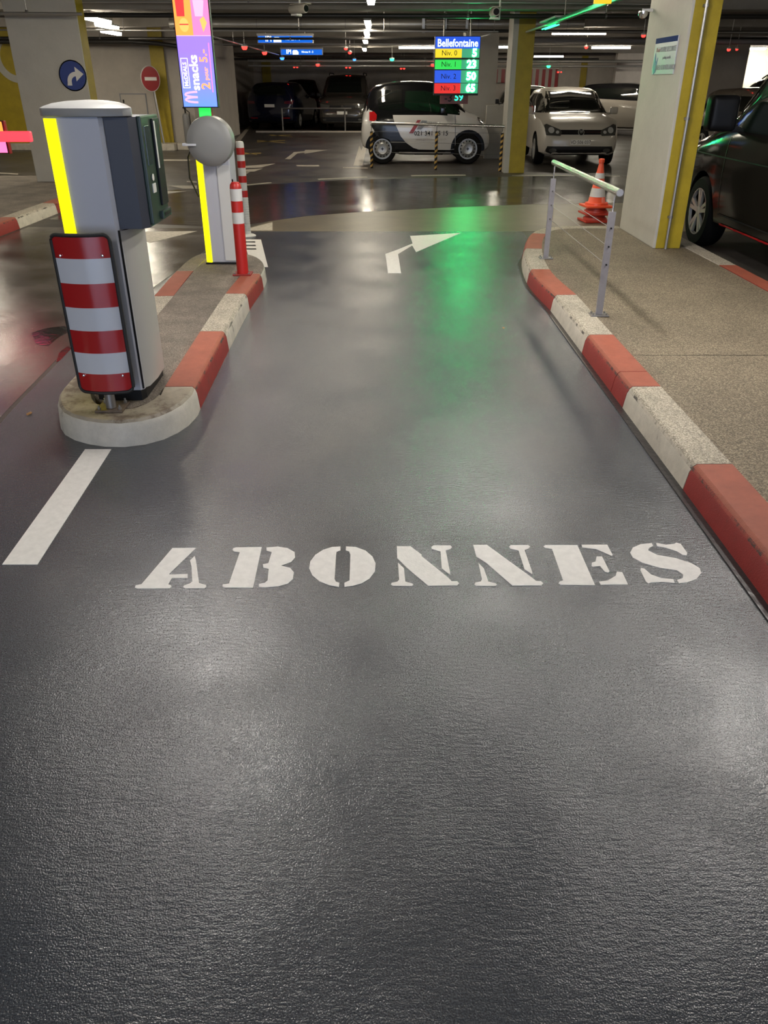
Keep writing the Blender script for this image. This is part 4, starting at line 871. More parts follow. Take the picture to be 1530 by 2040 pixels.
lamp_px(733, 52, 'y', 'ceiling lamp seen end-on, second of the centre row'); lamp_px(731, 72, 'y', 'ceiling lamp seen end-on, third of the centre row'); lamp_px(728, 86, 'y', 'ceiling lamp seen end-on, fourth of the centre row'); lamp_px(726, 101, 'y', 'ceiling lamp seen end-on, farthest of the centre row')
lamp_px(196, 44, 'y', 'ceiling lamp beside the wide white pillar, nearest of the left group'); lamp_px(214, 56, 'y', 'ceiling lamp beside the wide white pillar, middle of the left group'); lamp_px(222, 68, 'y', 'ceiling lamp beside the wide white pillar, farthest of the left group')
# the lamps overhead and behind, outside the frame, that light the lane
for x, y, al in ((-1.3,4.2,'y'),(.85,5.9,'y'),(2.3,4.2,'y'),(2.3,10.6,'y'),(-7.2,6.0,'y'),(-3.2,10.5,'y'),(-7.4,14.3,'y'),(6.5,9.5,'y'),(6.5,4,'y'),(-6,-1,'y'),(-3.5,-1,'y'),(3.6,-1.5,'y'),(9,15,'x'),(-10,18,'x'),(-1.2,9.3,'y')):
    lamp(x, y, al, 'fluorescent ceiling lamp hanging above the entry lanes, out of the photograph', dm=M_TUBEN if y < 9 and abs(x) < 5 else None)
x, z = A(1527,155,29.5)
lamp(x+.3, 29.0, 'x', 'ceiling lamp in the bright bay at far right, at the picture edge', z=zy(155,29.5)-.05 if False else 2.2)
wall('wall_right', 11.8, 15.7, 30.5, 30.8, mat('cream_wall', (.75,.68,.50), .7))
lamp(13.0, 28.6, 'x', 'ceiling lamp over the bright bay at far right', dm=M_TUBEN); lamp(11.8, 29.3, 'x', 'second ceiling lamp over the bright bay, nearer its cream wall', dm=M_TUBEN); 

# ------------------------------------------------------------------ cameras
def cctv(px, py, Y, label, yaw):
    x, z = A(px, py, Y)
    t = thing('security_camera', label, 'camera', (x, Y, z), yaw)
    bm = B(); lathe(bm, [(.055,-.16),(.06,-.15),(.06,.14),(.05,.16)], (0,0,0), 'y', 16); obj('housing', bm, mat('camera_cream', (.50,.47,.40), .45), t, smooth=True)
    bm = B(); box(bm, -.07, .07, -.21, .10, .055, .066, .004); obj('sun_shield', bm, MATS['camera_cream'], t)
    bm = B(); lathe(bm, [(.045,-.170),(.045,-.158),(.0001,-.158)], (0,0,0), 'y', 16); lathe(bm, [(.045,-.170),(.0001,-.170)], (0,0,0), 'y', 16); obj('lens', bm, M_BLK, t)
    bm = B(); box(bm, -.06, .06, -.02, .10, -.085, -.062, .004); tube(bm, [(.09,.05,-.075),(.09,.05,CZ-z)], .014, 8); box(bm, .0, .10, .03, .07, -.09, -.066, .003); obj('bracket', bm, M_SWHITE, t)
cctv(594, 18, 13.8, 'cream box security camera hanging at top left of centre', .9)
cctv(985, 25, 14.2, 'cream box security camera hanging right of the Bellefontaine panel, facing us', .05)
x, z = A(1281, 27, 8.9)
t = thing('dome_camera', 'small chrome dome camera on a bracket at the left edge of the right pillar', 'camera', (x, 8.9, z))
bm = B(); lathe(bm, [(.0001,-.045),(.025,-.038),(.042,-.018),(.045,0),(.045,.02),(.0001,.02)], (0,0,0), 'z', 18); obj('dome', bm, M_CHR, t, smooth=True)
bm = B(); box(bm, -.01, .16, -.012, .012, .015, .04, .004); obj('bracket', bm, M_SWHITE, t)

# ------------------------------------------------------------------ vehicles
def hermite(xs, ys, x):
    n = len(xs)
    if x <= xs[0]: return ys[0]
    if x >= xs[-1]: return ys[-1]
    i = max(k for k in range(n) if xs[k] <= x); i = min(i, n-2)
    d = [(ys[k+1]-ys[k])/(xs[k+1]-xs[k]) for k in range(n-1)]
    def m(k):
        if k == 0: return d[0]
        if k == n-1: return d[-1]
        return 0 if d[k-1]*d[k] <= 0 else 2*d[k-1]*d[k]/(d[k-1]+d[k])
    h = xs[i+1]-xs[i]; t = (x-xs[i])/h
    return (2*t**3-3*t*t+1)*ys[i] + (t**3-2*t*t+t)*h*m(i) + (-2*t**3+3*t*t)*ys[i+1] + (t**3-t*t)*h*m(i+1)
def body_bm(st, W):
    """st rows: x, zb bottom, zs shoulder, zt top, ws half-width, wt top half-width"""
    xs = [r[0] for r in st]; bm = B(); rows = []
    X = sorted(set([xs[0] + (xs[-1]-xs[0])*i/44 for i in range(45)] + [xs[0]+.03, xs[0]+.08, xs[-1]-.03, xs[-1]-.08]))
    for x in X:
        zb, zs, zt, ws, wt = [hermite(xs, [r[k] for r in st], x) for k in range(1, 6)]
        up = max(zt - zs, .02); r = min(.13, up*.45)
        h = [(0, zb), (ws*.84, zb), (ws*.955, zb+.05), (ws*.99, zb+(zs-zb)*.30), (ws, zb+(zs-zb)*.58), (ws*.985, zs-(zs-zb)*.12), (ws*.955, zs),
             (ws*.955*.55+wt*.45+.012*min(1, up*3), zs+(up-r)*.5), (wt, zt-r), (wt*.93, zt-r*.42), (wt*.80, zt-r*.12), (wt*.45, zt), (0, zt+.012)]
        rows.append([bm.verts.new((x, y, z)) for y, z in h] + [bm.verts.new((x, -y, z)) for y, z in h[-2:0:-1]])
    m = len(rows[0])
    for a, b_ in zip(rows, rows[1:]):
        for k in range(m): bm.faces.new((a[k], a[(k+1)%m], b_[(k+1)%m], b_[k]))
    bm.faces.new(rows[0]); bm.faces.new(rows[-1][::-1])
    bmesh.ops.recalc_face_normals(bm, faces=bm.faces)
    return bm
def patch(bvh, P, view, off=.004, grid=.06):
    """a thin shell that hugs the body: outline P drawn in the side (x,z), end (y,z) or top (x,y) view"""
    bm = B(); mp = {'l': lambda a, b_: (a, 3, b_), 'r': lambda a, b_: (a, -3, b_), 'f': lambda a, b_: (6, a, b_), 'b': lambda a, b_: (-6, a, b_), 't': lambda a, b_: (a, b_, 5)}[view]
    dr = {'l': Vector((0,-1,0)), 'r': Vector((0,1,0)), 'f': Vector((-1,0,0)), 'b': Vector((1,0,0)), 't': Vector((0,0,-1))}[view]
    f = bm.faces.new([bm.verts.new(mp(*p)) for p in P])
    u = [p[0] for p in P]; v = [p[1] for p in P]
    ua = {'l': Vector((1,0,0)), 'r': Vector((1,0,0)), 'f': Vector((0,1,0)), 'b': Vector((0,1,0)), 't': Vector((1,0,0))}[view]; va = Vector((0,1,0)) if view == 't' else Vector((0,0,1))
    for ax, lo, hi in ((ua, min(u), max(u)), (va, min(v), max(v))):
        k = math.floor(lo/grid)+1
        while k*grid < hi:
            bmesh.ops.bisect_plane(bm, geom=bm.verts[:]+bm.edges[:]+bm.faces[:], plane_co=ax*(k*grid), plane_no=ax); k += 1
    base = dr*-1
    for vv in bm.verts:
        h, nn, _, _ = bvh.ray_cast(vv.co, dr)
        if h is None:
            h, nn, _, _ = bvh.find_nearest(Vector((max(-9, min(9, vv.co.x)) if view not in 'fb' else 0, vv.co.y if view in 'fbt' else 0, vv.co.z if view != 't' else 1)))
            if h is None: continue
        if nn.dot(base) < 0: nn = -nn
        vv.co = h + (nn*.6 + base*.4)*off
    bmesh.ops.triangulate(bm, faces=bm.faces)
    return bm
def wheel(car, x, y, r, w, style, side):
    """side +1: outer face towards +y"""
    t = B(); s = side
    lathe(t, [(r*.66,-w/2),(r*.92,-w/2),(r*.985,-w*.36),(r,-w*.2),(r,w*.2),(r*.985,w*.36),(r*.92,w/2),(r*.66,w/2)], (x, y, r), 'y', 36, cap=False)
    wo = obj('wheel', t, M_TYRE, car, smooth=True, label='black tyre')
    f = y + s*w*.40; rim = B()
    mt = mat('steel_rim', (.42,.42,.41), .35, metal=.6) if style == 'steel' else mat('alloy_rim', (.55,.54,.52), .30, metal=.4)
    lathe(rim, [(r*.60,0),(r*.68,0),(r*.685,s*w*.12),(r*.63,s*w*.12)], (x, f-s*w*.02, r), 'y', 36, cap=False)
    if style == 'steel':
        lathe(rim, [(r*.63,0),(r*.56,-s*.03),(r*.44,-s*.02),(r*.34,s*.0),(r*.16,-s*.012),(.0001,-s*.01)], (x, f, r), 'y', 32, cap=False)
        obj('rim', rim, mt, wo, smooth=True, label='grey steel rim')
        for k in range(14):
            a = 2*PI*k/14; hb = B(); lathe(hb, [(.016,0),(.0001,s*.001)], (x+r*.50*math.cos(a), f-s*.016, r+r*.50*math.sin(a)), 'y', 8); obj('rim_hole', hb, M_BLK, wo)
        hb = B(); box(hb, x-.03, x+.03, min(f-s*.012,f+s*.004), max(f-s*.012,f+s*.004), r-.008, r+.008); box(hb, x-.008, x+.008, min(f-s*.012,f+s*.004), max(f-s*.012,f+s*.004), r-.03, r+.03); obj('hub', hb, M_BLK, wo)
    else:
        n = 10
        for k in range(n):
            a = 2*PI*(k//2)/(n/2) + (.16 if k % 2 else -.16) + .3
            d = Vector((math.cos(a),0,math.sin(a))); e = Vector((-math.sin(a),0,math.cos(a)))
            P = [Vector((x,f,r))+d*r*.12-e*.016, Vector((x,f,r))+d*r*.64-e*.020, Vector((x,f,r))+d*r*.64+e*.020, Vector((x,f,r))+d*r*.12+e*.016]
            va = [rim.verts.new(p + Vector((0,s*.012 if i in (0,3) else s*.02,0))) for i, p in enumerate(P)]; vb = [rim.verts.new(p - Vector((0,s*.015,0))) for p in P]
            rim.faces.new(va); rim.faces.new(vb)
            for i in range(4): rim.faces.new((va[i], va[(i+1)%4], vb[(i+1)%4], vb[i]))
        lathe(rim, [(r*.16,-s*.01),(r*.16,s*.012),(r*.1,s*.016),(.0001,s*.016)], (x, f, r), 'y', 20)
        obj('rim', rim, mt, wo, label='spoked alloy rim')
        bk = B(); lathe(bk, [(r*.66,0),(.0001,0.0005)], (x, f-s*.07, r), 'y', 28, cap=False); obj('brake_disc', bk, M_BLK, wo)
def poly_mirror(P): return [(-a, b_) for a, b_ in P]
def strip(P, w):
    """a thin band polygon along a polyline"""
    up = [(a, b_+w/2) for a, b_ in P]; dn = [(a, b_-w/2) for a, b_ in reversed(P)]; return up + dn
def vehicle(name, label, loc, rz, st, W, paint, wheels, r, ww, style, patches, cat='car', group=None, arch=.05, mirrors=None, upper=None):
    t = thing(name, label, cat, loc, rz, group)
    bm = body_bm(st, W); bvh = BVHTree.FromBMesh(bm)
    tmp = obj('body_tmp', bm, paint); ms = [tmp]
    cut = B()
    for wx in wheels:
        for s in (1, -1):
            ci = circ(wx, r, r+arch, r+arch, 28)
            prism(cut, ci, s*(W/2-.30), s*(W/2+.2), 'y')
    bmesh.ops.recalc_face_normals(cut, faces=cut.faces)
    co = obj('cut_tmp', cut, M_BLK); md = tmp.modifiers.new('b', 'BOOLEAN'); md.object = co; md.operation = 'DIFFERENCE'; md.solver = 'EXACT'
    try: md.material_mode = 'TRANSFER'
    except Exception: pass
    bpy.context.view_layer.update()
    me = bpy.data.meshes.new_from_object(tmp.evaluated_get(bpy.context.evaluated_depsgraph_get())); me.name = 'body'
    for o_ in (tmp, co): bpy.data.objects.remove(o_)
    if upper is not None:
        me.materials.append(upper[1]); ix = len(me.materials)-1
        for p in me.polygons:
            if upper[0](p.center): p.material_index = ix
    for p in me.polygons: p.use_smooth = True
    try: me.set_sharp_from_angle(angle=math.radians(40))
    except Exception: pass
    bo = bpy.data.objects.new('body', me); COL.objects.link(bo); bo.parent = t; bo['label'] = 'painted body shell'
    for wx in wheels:
        for s in (1, -1): wheel(t, wx, s*(W/2-ww/2-.012), r, ww, style, s)
    for (nm, P, view, m_, lab, off) in patches:
        o_ = obj(nm, patch(bvh, P, view, off), m_, t, smooth='all', label=lab)
    if mirrors:
        mx, mz, mm, msz = mirrors
        for s in (1, -1):
            hit = bvh.ray_cast(Vector((mx, s*3, mz)), Vector((0, -s, 0)))[0]; y0 = abs(hit.y) if hit else W/2
            mb = B(); box(mb, mx-.05*msz, mx+.07*msz, min(s*(y0+.05), s*(y0+.05+.17*msz)), max(s*(y0+.05), s*(y0+.05+.17*msz)), mz, mz+.14*msz*(1.4 if msz > 1.2 else 1), .045*msz, 5)
            box(mb, mx-.02, mx+.03, min(s*(y0-.02), s*(y0+.07)), max(s*(y0-.02), s*(y0+.07)), mz-.01, mz+.04, .008)
            obj('mirror', mb, mm, t, smooth=True, label='door mirror')
    return t, bvh
def car_text(t, bvh, s, size, x, z, view, m, bold=0, y=None, sx=1.0, label=None, base=None):
    b_ = text_bm(s, size, .002, bold, 'CENTER', sx)
    if view == 'r': b_.transform(Matrix.Translation((x, -3, z)) @ RX); d = Vector((0,1,0))
    elif view == 'f': b_.transform(Matrix.Translation((6, x, z)) @ Matrix.Rotation(PI/2, 4, 'Z') @ RX); d = Vector((-1,0,0))
    else: b_.transform(Matrix.Translation((-6, x, z)) @ Matrix.Rotation(-PI/2, 4, 'Z') @ RX); d = Vector((1,0,0))
    for v in b_.verts:
        if base is not None: v.co.x = base
        else:
            h = bvh.ray_cast(v.co, d)[0]
            if h: v.co = h - d*.008
    return obj('lettering', b_, m, t, label='lettering ' + s)
def plate(t, bvh, s, y, z, w, h, view):
    sg = 1 if view == 'f' else -1
    hit = bvh.ray_cast(Vector((6*sg, y, z)), Vector((-sg,0,0)))[0]; x = hit.x
    b_ = B(); box(b_, min(x, x+sg*.02), max(x, x+sg*.02), y-w/2, y+w/2, z-h/2, z+h/2, .003); pl_ = obj('number_plate', b_, M_SWHITE, t, label='white number plate')
    if s: car_text(pl_, bvh, s, h*.95, y, z, view, M_BLK, base=x+sg*.0225, sx=.92)

# --- small two-tone city car, seen from its right side (it points to +x)
CY = 19.15; SW = 1.62
sx0 = .905
def SP(pts):    # outline read off the photograph in the crop (700,150)-(1020,350), on the car's near side
    out = []
    for X, Y in pts:
        x, z = A(700+X/4.781, 150+Y/4.78, CY-SW/2+.05); out.append((x-sx0, max(z, .16)))
    return out
SMW = mat('smart_white_paint', (.62,.60,.57), .25, coat=.7); SMB = mat('smart_black_paint', (.006,.006,.007), .16, coat=.25, spec=.3)
st = [(-1.40,.42,.62,.70,.50,.40),(-1.36,.34,.80,.95,.68,.52),(-1.25,.28,.90,1.30,.76,.58),(-1.12,.24,.94,1.47,.79,.60),(-.80,.20,.95,1.545,.81,.61),(-.30,.18,.95,1.575,.815,.62),(.15,.18,.95,1.55,.81,.61),(.42,.18,.94,1.42,.80,.60),(.72,.19,.93,1.13,.79,.62),(.88,.20,.91,1.00,.78,.64),(1.10,.22,.84,.93,.76,.62),(1.27,.25,.72,.80,.70,.54),(1.36,.30,.56,.62,.60,.44),(1.39,.36,.46,.50,.48,.36)]
blk = SP([(182,135),(260,112),(400,95),(560,93),(700,105),(800,130),(880,185),(960,262),(1040,352),(1030,380),(740,350),(540,336),(500,352),(392,354),(398,410),(425,480),(470,580),(520,640),(590,690),(640,706),(980,712),(985,760),(940,782),(420,775),(400,690),(360,610),(300,590),(240,600),(215,520),(180,470),(240,440),(200,340),(170,330)])
gls = SP([(520,150),(700,150),(800,170),(880,215),(960,280),(1020,350),(1025,372),(740,345),(560,330),(505,300)])
pat = [('tridion_frame', blk, 'r', SMB, 'black safety cell and roof side', .004),
       ('side_window', gls, 'r', mat('green_tinted_glass', (.006,.018,.010), .04, coat=.6), 'green tinted side window', .008),
       ('rear_side_window', SP([(245,165),(300,140),(480,140),(480,320),(380,335),(260,320)]), 'r', M_GLASS, 'dark rear side window', .008),
       ('tail_lamp', SP([(172,350),(215,345),(242,375),(240,420),(210,440),(172,430)]), 'r', M_TAIL, 'red and white tail lamp', .012),
       ('headlamp', SP([(1205,402),(1240,405),(1265,430),(1250,468),(1225,455),(1208,430)]), 'r', M_HEAD, 'dark headlamp', .010),
       ('stripe_logo', SP([(628,425),(662,425),(588,550),(548,550)]), 'r', M_SRED, 'dark red slanted stripe', .008),
       ('stripe_logo', SP([(672,428),(720,432),(715,460),(665,515),(620,515)]), 'r', M_SGREY, 'grey slanted stripe', .008),
       ('door_gap', SP([(985,380),(992,380),(992,705),(940,712),(938,706),(985,698)]), 'r', M_SGREY, 'door gap', .006),
       ('windscreen', [(-.60,1.02),(.60,1.02),(.53,1.42),(-.53,1.42)], 'f', M_GLASS, 'dark windscreen', .006),
       ('rear_window', [(-.50,1.0),(.50,1.0),(.46,1.38),(-.46,1.38)], 'b', M_GLASS, 'dark rear window', .006),
       ('grille', [(-.35,.42),(.35,.42),(.30,.54),(-.30,.54)], 'f', M_BLK, 'black grille', .006)]
t, bv = vehicle('city_car', 'small two-door white and black city car parked sideways under the Bellefontaine panel', (sx0, CY, 0), 0, st, SW, SMW, (-.94, .90), .30, .18, 'steel', pat,
                 upper=(lambda c: c.z > 1.02 and c.x < .80, SMB), arch=.07)
car_text(t, bv, '021 341 15 15', .125, .10, .60, 'r', M_BLK, .001)
car_text(t, bv, 'GERANCE', .065, .15, .80, 'r', M_SGREY); car_text(t, bv, 'ROBERT CRAUSAZ & CIE', .07, .22, .735, 'r', mat('pale_print', (.45,.40,.38), .5)); car_text(t, bv, 'www.gerance-crausaz.ch', .065, .10, .49, 'r', MATS['pale_print'])
bm = B(); box(bm, .28, .38, -.93, -.81, .98, 1.10, .025, 3); obj('mirror', bm, SMB, t, smooth=True)

# --- generic outlines ---------------------------------------------------------------
def hatch_st(L_, W_, H_, hood=.92, belt=.93, nose=.72, front=.36, roof0=.02, roof1=-.36, tail=1.0, zb=.22):
    w = W_/2; h = L_/2
    return [(-h,.45,.70,.80,w*.72,w*.62),(-h+.06,.32,belt*.98,min(H_*.80,1.15)*tail,w*.88,w*.72),(-h+.22,zb+.03,belt+.05,H_*.93*tail,w*.955,w*.73),(L_*roof1,zb,belt+.05,H_*.985,w*.99,w*.74),(L_*(roof0-.12),zb,belt+.02,H_,w,w*.75),(L_*(roof0),zb,belt,H_*.975,w,w*.75),
            (L_*(roof0+.12),zb,belt-.01,H_*.86,w,w*.74),(L_*(front-.13),zb,hood*.97,hood+.07,w*.99,w*.78),(L_*(front),zb,hood*.93,hood+.0,w*.97,w*.78),(h-.18,zb+.0,nose+.02,nose+.10,w*.92,w*.74),(h-.06,zb+.02,nose*.88,nose*.95,w*.82,w*.66),(h,.30,.52,.56,w*.66,w*.56)]
def end_window(W_, z0, z1, f0=.70, f1=.62):
    w = W_/2; return [(-w*f0,z0),(w*f0,z0),(w*f1,z1-.03),(w*f1*.9,z1),(-w*f1*.9,z1),(-w*f1,z1-.03)]

# --- white hatchback facing the camera (points to -y) ------------------------------
PW = mat('cream_white_paint', (.50,.46,.40), .32, coat=.35)
st = hatch_st(3.97, 1.68, 1.46, hood=.93, nose=.70)
w = .84
pat = [('windscreen', [(-.66,.985),(.66,.985),(.60,1.20),(.53,1.385),(-.53,1.385),(-.60,1.20)], 'f', M_GLASS, 'dark windscreen', .006),
       ('side_window', [(.80,.98),(.36,1.27),(.10,1.34),(-1.0,1.33),(-1.45,1.02),(-1.2,.98)], 'r', M_GLASS, 'dark side windows', .006),
       ('side_window', [(.80,.98),(.36,1.27),(.10,1.34),(-1.0,1.33),(-1.45,1.02),(-1.2,.98)], 'l', M_GLASS, 'dark side windows', .006),
       ('headlamp', [(-.74,.78),(-.70,.60),(-.42,.59),(-.38,.66),(-.42,.70),(-.68,.80)], 'f', M_HEAD, 'clear headlamp', .010),
       ('headlamp', [(.74,.78),(.70,.60),(.42,.59),(.38,.66),(.42,.70),(.68,.80)], 'f', M_HEAD, 'clear headlamp', .010),
       ('upper_grille', [(-.41,.615),(.41,.615),(.42,.70),(-.42,.70)], 'f', M_BLK, 'slim black grille', .006),
       ('grille_line', [(-.40,.655),(.40,.655),(.40,.663),(-.40,.663)], 'f', M_CHR, 'chrome grille line', .010),
       ('lower_grille', [(-.66,.40),(-.70,.30),(-.52,.24),(.52,.24),(.70,.30),(.66,.40)], 'f', M_BLK, 'wide black lower air intake', .006),
       ('fog_lamp', circ(-.55,.325,.075,.04,14), 'f', M_HEAD, 'fog lamp', .012), ('fog_lamp', circ(.55,.325,.075,.04,14), 'f', M_HEAD, 'fog lamp', .012),
       ('emblem', circ(0,.655,.062,.062,20), 'f', M_SILV, 'round silver emblem', .014),
       ('emblem_field', circ(0,.655,.052,.052,20), 'f', M_BLK, 'dark emblem field', .018),
       ('headlamp_bowl', circ(-.60,.69,.06,.055,16), 'f', M_SILV, 'bright reflector bowl', .022), ('headlamp_bowl', circ(.60,.69,.06,.055,16), 'f', M_SILV, 'bright reflector bowl', .022),
       ('headlamp_bowl', circ(-.48,.655,.035,.03,12), 'f', M_SILV, 'bright reflector bowl', .022), ('headlamp_bowl', circ(.48,.655,.035,.03,12), 'f', M_SILV, 'bright reflector bowl', .022),
       ('door_gap', strip([(.62,.93),(.60,.60),(.55,.32)], .0) and [(.62,.95),(.628,.95),(.608,.35),(.60,.35)], 'r', M_SGREY, 'door gap', .005)]
t, bv = vehicle('hatchback_car', 'cream white hatchback facing us beside the middle pillar', (4.10, 19.55, 0), -PI/2 - .035, st, 1.68, PW, (1.16,-1.26), .30, .2, 'alloy', pat, mirrors=(.55,.95,PW,1.0))
plate(t, bv, 'VD·506 037', 0, .475, .40, .095, 'f')
V_ = B(); hx = bv.ray_cast(Vector((6,0,.655)), Vector((-1,0,0)))[0].x + .022
for a in ((-.03,.035,-.012,-.035),(-.012,-.035,.0,.0),(.0,.0,.012,-.035),(.012,-.035,.03,.035),(-.016,.045,.0,.008),(.0,.008,.016,.045)):
    tube(V_, [(hx, a[0], .655+a[1]), (hx, a[2], .655+a[3])], .004, 6)
obj('emblem_letters', V_, M_SILV, t, label='chrome letters of the emblem')
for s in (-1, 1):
    bm = B(); box(bm, hx-.03, hx-.015, s*.21-.03, s*.21+.03, .455, .515, .004); obj('bumper_glint', bm, glow('reflection_glow', (1,.95,.85), .9), t, label='glowing tab imitating a bright reflection')  # emissive tabs stand in for reflections on the bumper
for s in (-.3, .15):
    b_ = patch(bv, [(s,1.0),(s+.42,1.02),(s+.42,1.032),(s,1.012)], 'f', .014); obj('wiper', b_, M_BLK, t)

# --- generic parked car --------------------------------------------------------------
def parked(name, label, loc, rz, L_, W_, H_, col, front=True, kind='hatch', rails=False, plate_s='', tail=1.0, metal=.4, mir=True, roof=None):
    pm = mat('paint_' + label[:18], col, .18, metal=metal, coat=1)
    if kind == 'van':
        w = W_/2; h = L_/2
        st = [(-h,.42,.95,1.30,w*.86,w*.78),(-h+.05,.32,1.02,H_*.95,w*.95,w*.80),(-h+.3,.25,1.05,H_*.99,w*.99,w*.82),(-.3,.24,1.05,H_,w,w*.82),(L_*.08,.24,1.05,H_*.985,w,w*.81),(L_*.20,.24,1.06,H_*.86,w,w*.80),(L_*.30,.24,1.06,1.20,w*.99,w*.82),(L_*.40,.24,1.0,1.10,w*.97,w*.80),(h-.14,.24,.86,.98,w*.92,w*.76),(h-.04,.26,.70,.78,w*.84,w*.66),(h,.32,.55,.60,w*.72,w*.58)]
        hz = 1.22; nz = .84; bz = 1.10
    else:
        hood = .95 if H_ < 1.55 else 1.05; st = hatch_st(L_, W_, H_, hood=hood, belt=hood, nose=hood-.22, tail=tail); hz = hood+.06; nz = hood-.22; bz = hood+.05
    w = W_/2; v = 'f' if front else 'b'; rt = H_-.10
    sw_ = [(L_*.20,bz),(L_*.08,rt-.07),(-L_*.30,rt-.05),(-L_*.42,bz+.04)]
    P = [('windscreen', end_window(W_, hz+.03, H_-.09), 'f', M_GLASS, 'dark windscreen', .006), ('rear_window', end_window(W_, bz+.06, H_-.12, .66, .58), 'b', M_GLASS, 'dark rear window', .006),
         ('side_window', sw_, 'l', M_GLASS, 'dark side windows', .006), ('side_window', sw_, 'r', M_GLASS, 'dark side windows', .006)]
    if front:
        for s in (1, -1):
            P.append(('headlamp', [(s*w*.88,nz+.06),(s*w*.84,nz-.10),(s*w*.52,nz-.08),(s*w*.48,nz-.0)], 'f', M_HEAD, 'headlamp', .01))
            P.append(('fog_lamp', circ(s*w*.70,.38,.07,.04,12), 'f', M_HEAD, 'fog lamp', .012))
        P.append(('upper_grille', [(-w*.46,nz-.09),(w*.46,nz-.09),(w*.50,nz),(-w*.50,nz)], 'f', M_BLK, 'black grille', .006))
        P.append(('lower_grille', [(-w*.78,.46),(-w*.70,.32),(w*.70,.32),(w*.78,.46)], 'f', M_BLK, 'black lower air intake', .006))
        P.append(('bumper_trim', [(-w*.78,.30),(w*.78,.30),(w*.78,.32),(-w*.78,.32)], 'f', M_CHR, 'bright bumper trim', .012))
        P.append(('emblem', [(0,nz+.03),(.05,nz-.045),(0,nz-.12),(-.05,nz-.045)], 'f', M_CHR, 'chrome emblem', .016))
    else:
        for s in (1, -1):
            P.append(('tail_lamp', [(s*w*.92,nz+.16),(s*w*.90,nz+.04),(s*w*.58,nz+.06),(s*w*.60,nz+.14)], 'b', mat('smoked_lamp', (.10,.01,.02), .08, coat=1), 'dark tail lamp', .01))
            P.append(('rear_reflector', [(s*w*.78,.40),(s*w*.50,.40),(s*w*.50,.43),(s*w*.78,.43)], 'b', M_TAIL, 'red reflector', .01))
    t, bv = vehicle(name, label, loc, rz, st, W_, pm, (L_*.31, -L_*.31), .32, .21, 'alloy', P, mirrors=(L_*.165, bz, M_BLK, 1.0) if mir else None,
                    upper=(lambda c: c.z > bz-.02 and c.x < L_*.24, roof) if roof else None)
    plate(t, bv, plate_s, 0, .60 if front else .82, .38, .10, v)
    if rails:
        for s in (1, -1):
            b_ = B(); tube(b_, [(L_*.04,s*w*.70,H_-.02),(L_*.02,s*w*.70,H_+.05),(-L_*.30,s*w*.70,H_+.05),(-L_*.34,s*w*.70,H_-.02)], .018, 8); obj('roof_rail', b_, M_BLK, t, smooth=True)
    return t
parked('sedan_car', 'dark blue car parked tail towards us at the far left of the back row', (-3.95, 34.7, 0), PI/2-.13, 4.6, 1.92, 1.60, (.006,.009,.03), front=False)
parked('parked_car', 'dark red car hidden behind the dark blue one in the back row', (-3.5, 39.0, 0), PI/2, 3.7, 1.70, 1.72, (.035,.004,.006), front=False, mir=False)
parked('van_car', 'grey van with roof rails facing us in the back row', (-1.42, 34.0, 0), -PI/2 - .05, 4.4, 1.86, 1.84, (.085,.078,.068), front=True, kind='van', rails=True, metal=.6)
parked('parked_car', 'white car with black roof partly hidden between the hatchback and the right pillar', (8.55, 29.4, 0), -PI/2+.9, 4.2, 1.8, 1.55, (.34,.31,.27), front=True, metal=0, roof=SMB)
parked('parked_car', 'dark hatchback just visible above the roof of the white hatchback', (6.5, 34.3, 0), -PI/2, 4.0, 1.75, 1.42, (.02,.02,.02), front=True, mir=False)
parked('parked_car', 'pale beige car standing between the right pillar and the black van mirror', (8.35, 18.6, 0), -PI/2 + .12, 4.2, 1.78, 1.46, (.16,.14,.115), front=True, metal=.3)
parked('suv_car', 'black estate car with roof rails behind the black van mirror', (10.2, 20.5, 0), -PI/2+.12, 4.6, 1.84, 1.66, (.012,.012,.013), front=True, rails=True)
parked('parked_car', 'dark car at the far left edge beyond the yellow pillar', (-14.2, 27.5, 0), PI/2, 4.2, 1.8, 1.5, (.015,.015,.02), front=False, mir=False)
parked('parked_car', 'white car glimpsed between the low wall and the middle pillar', (4.35, 27.0, 0), -PI/2-.1, 4.2, 1.75, 1.48, (.42,.41,.39), front=True, metal=0)

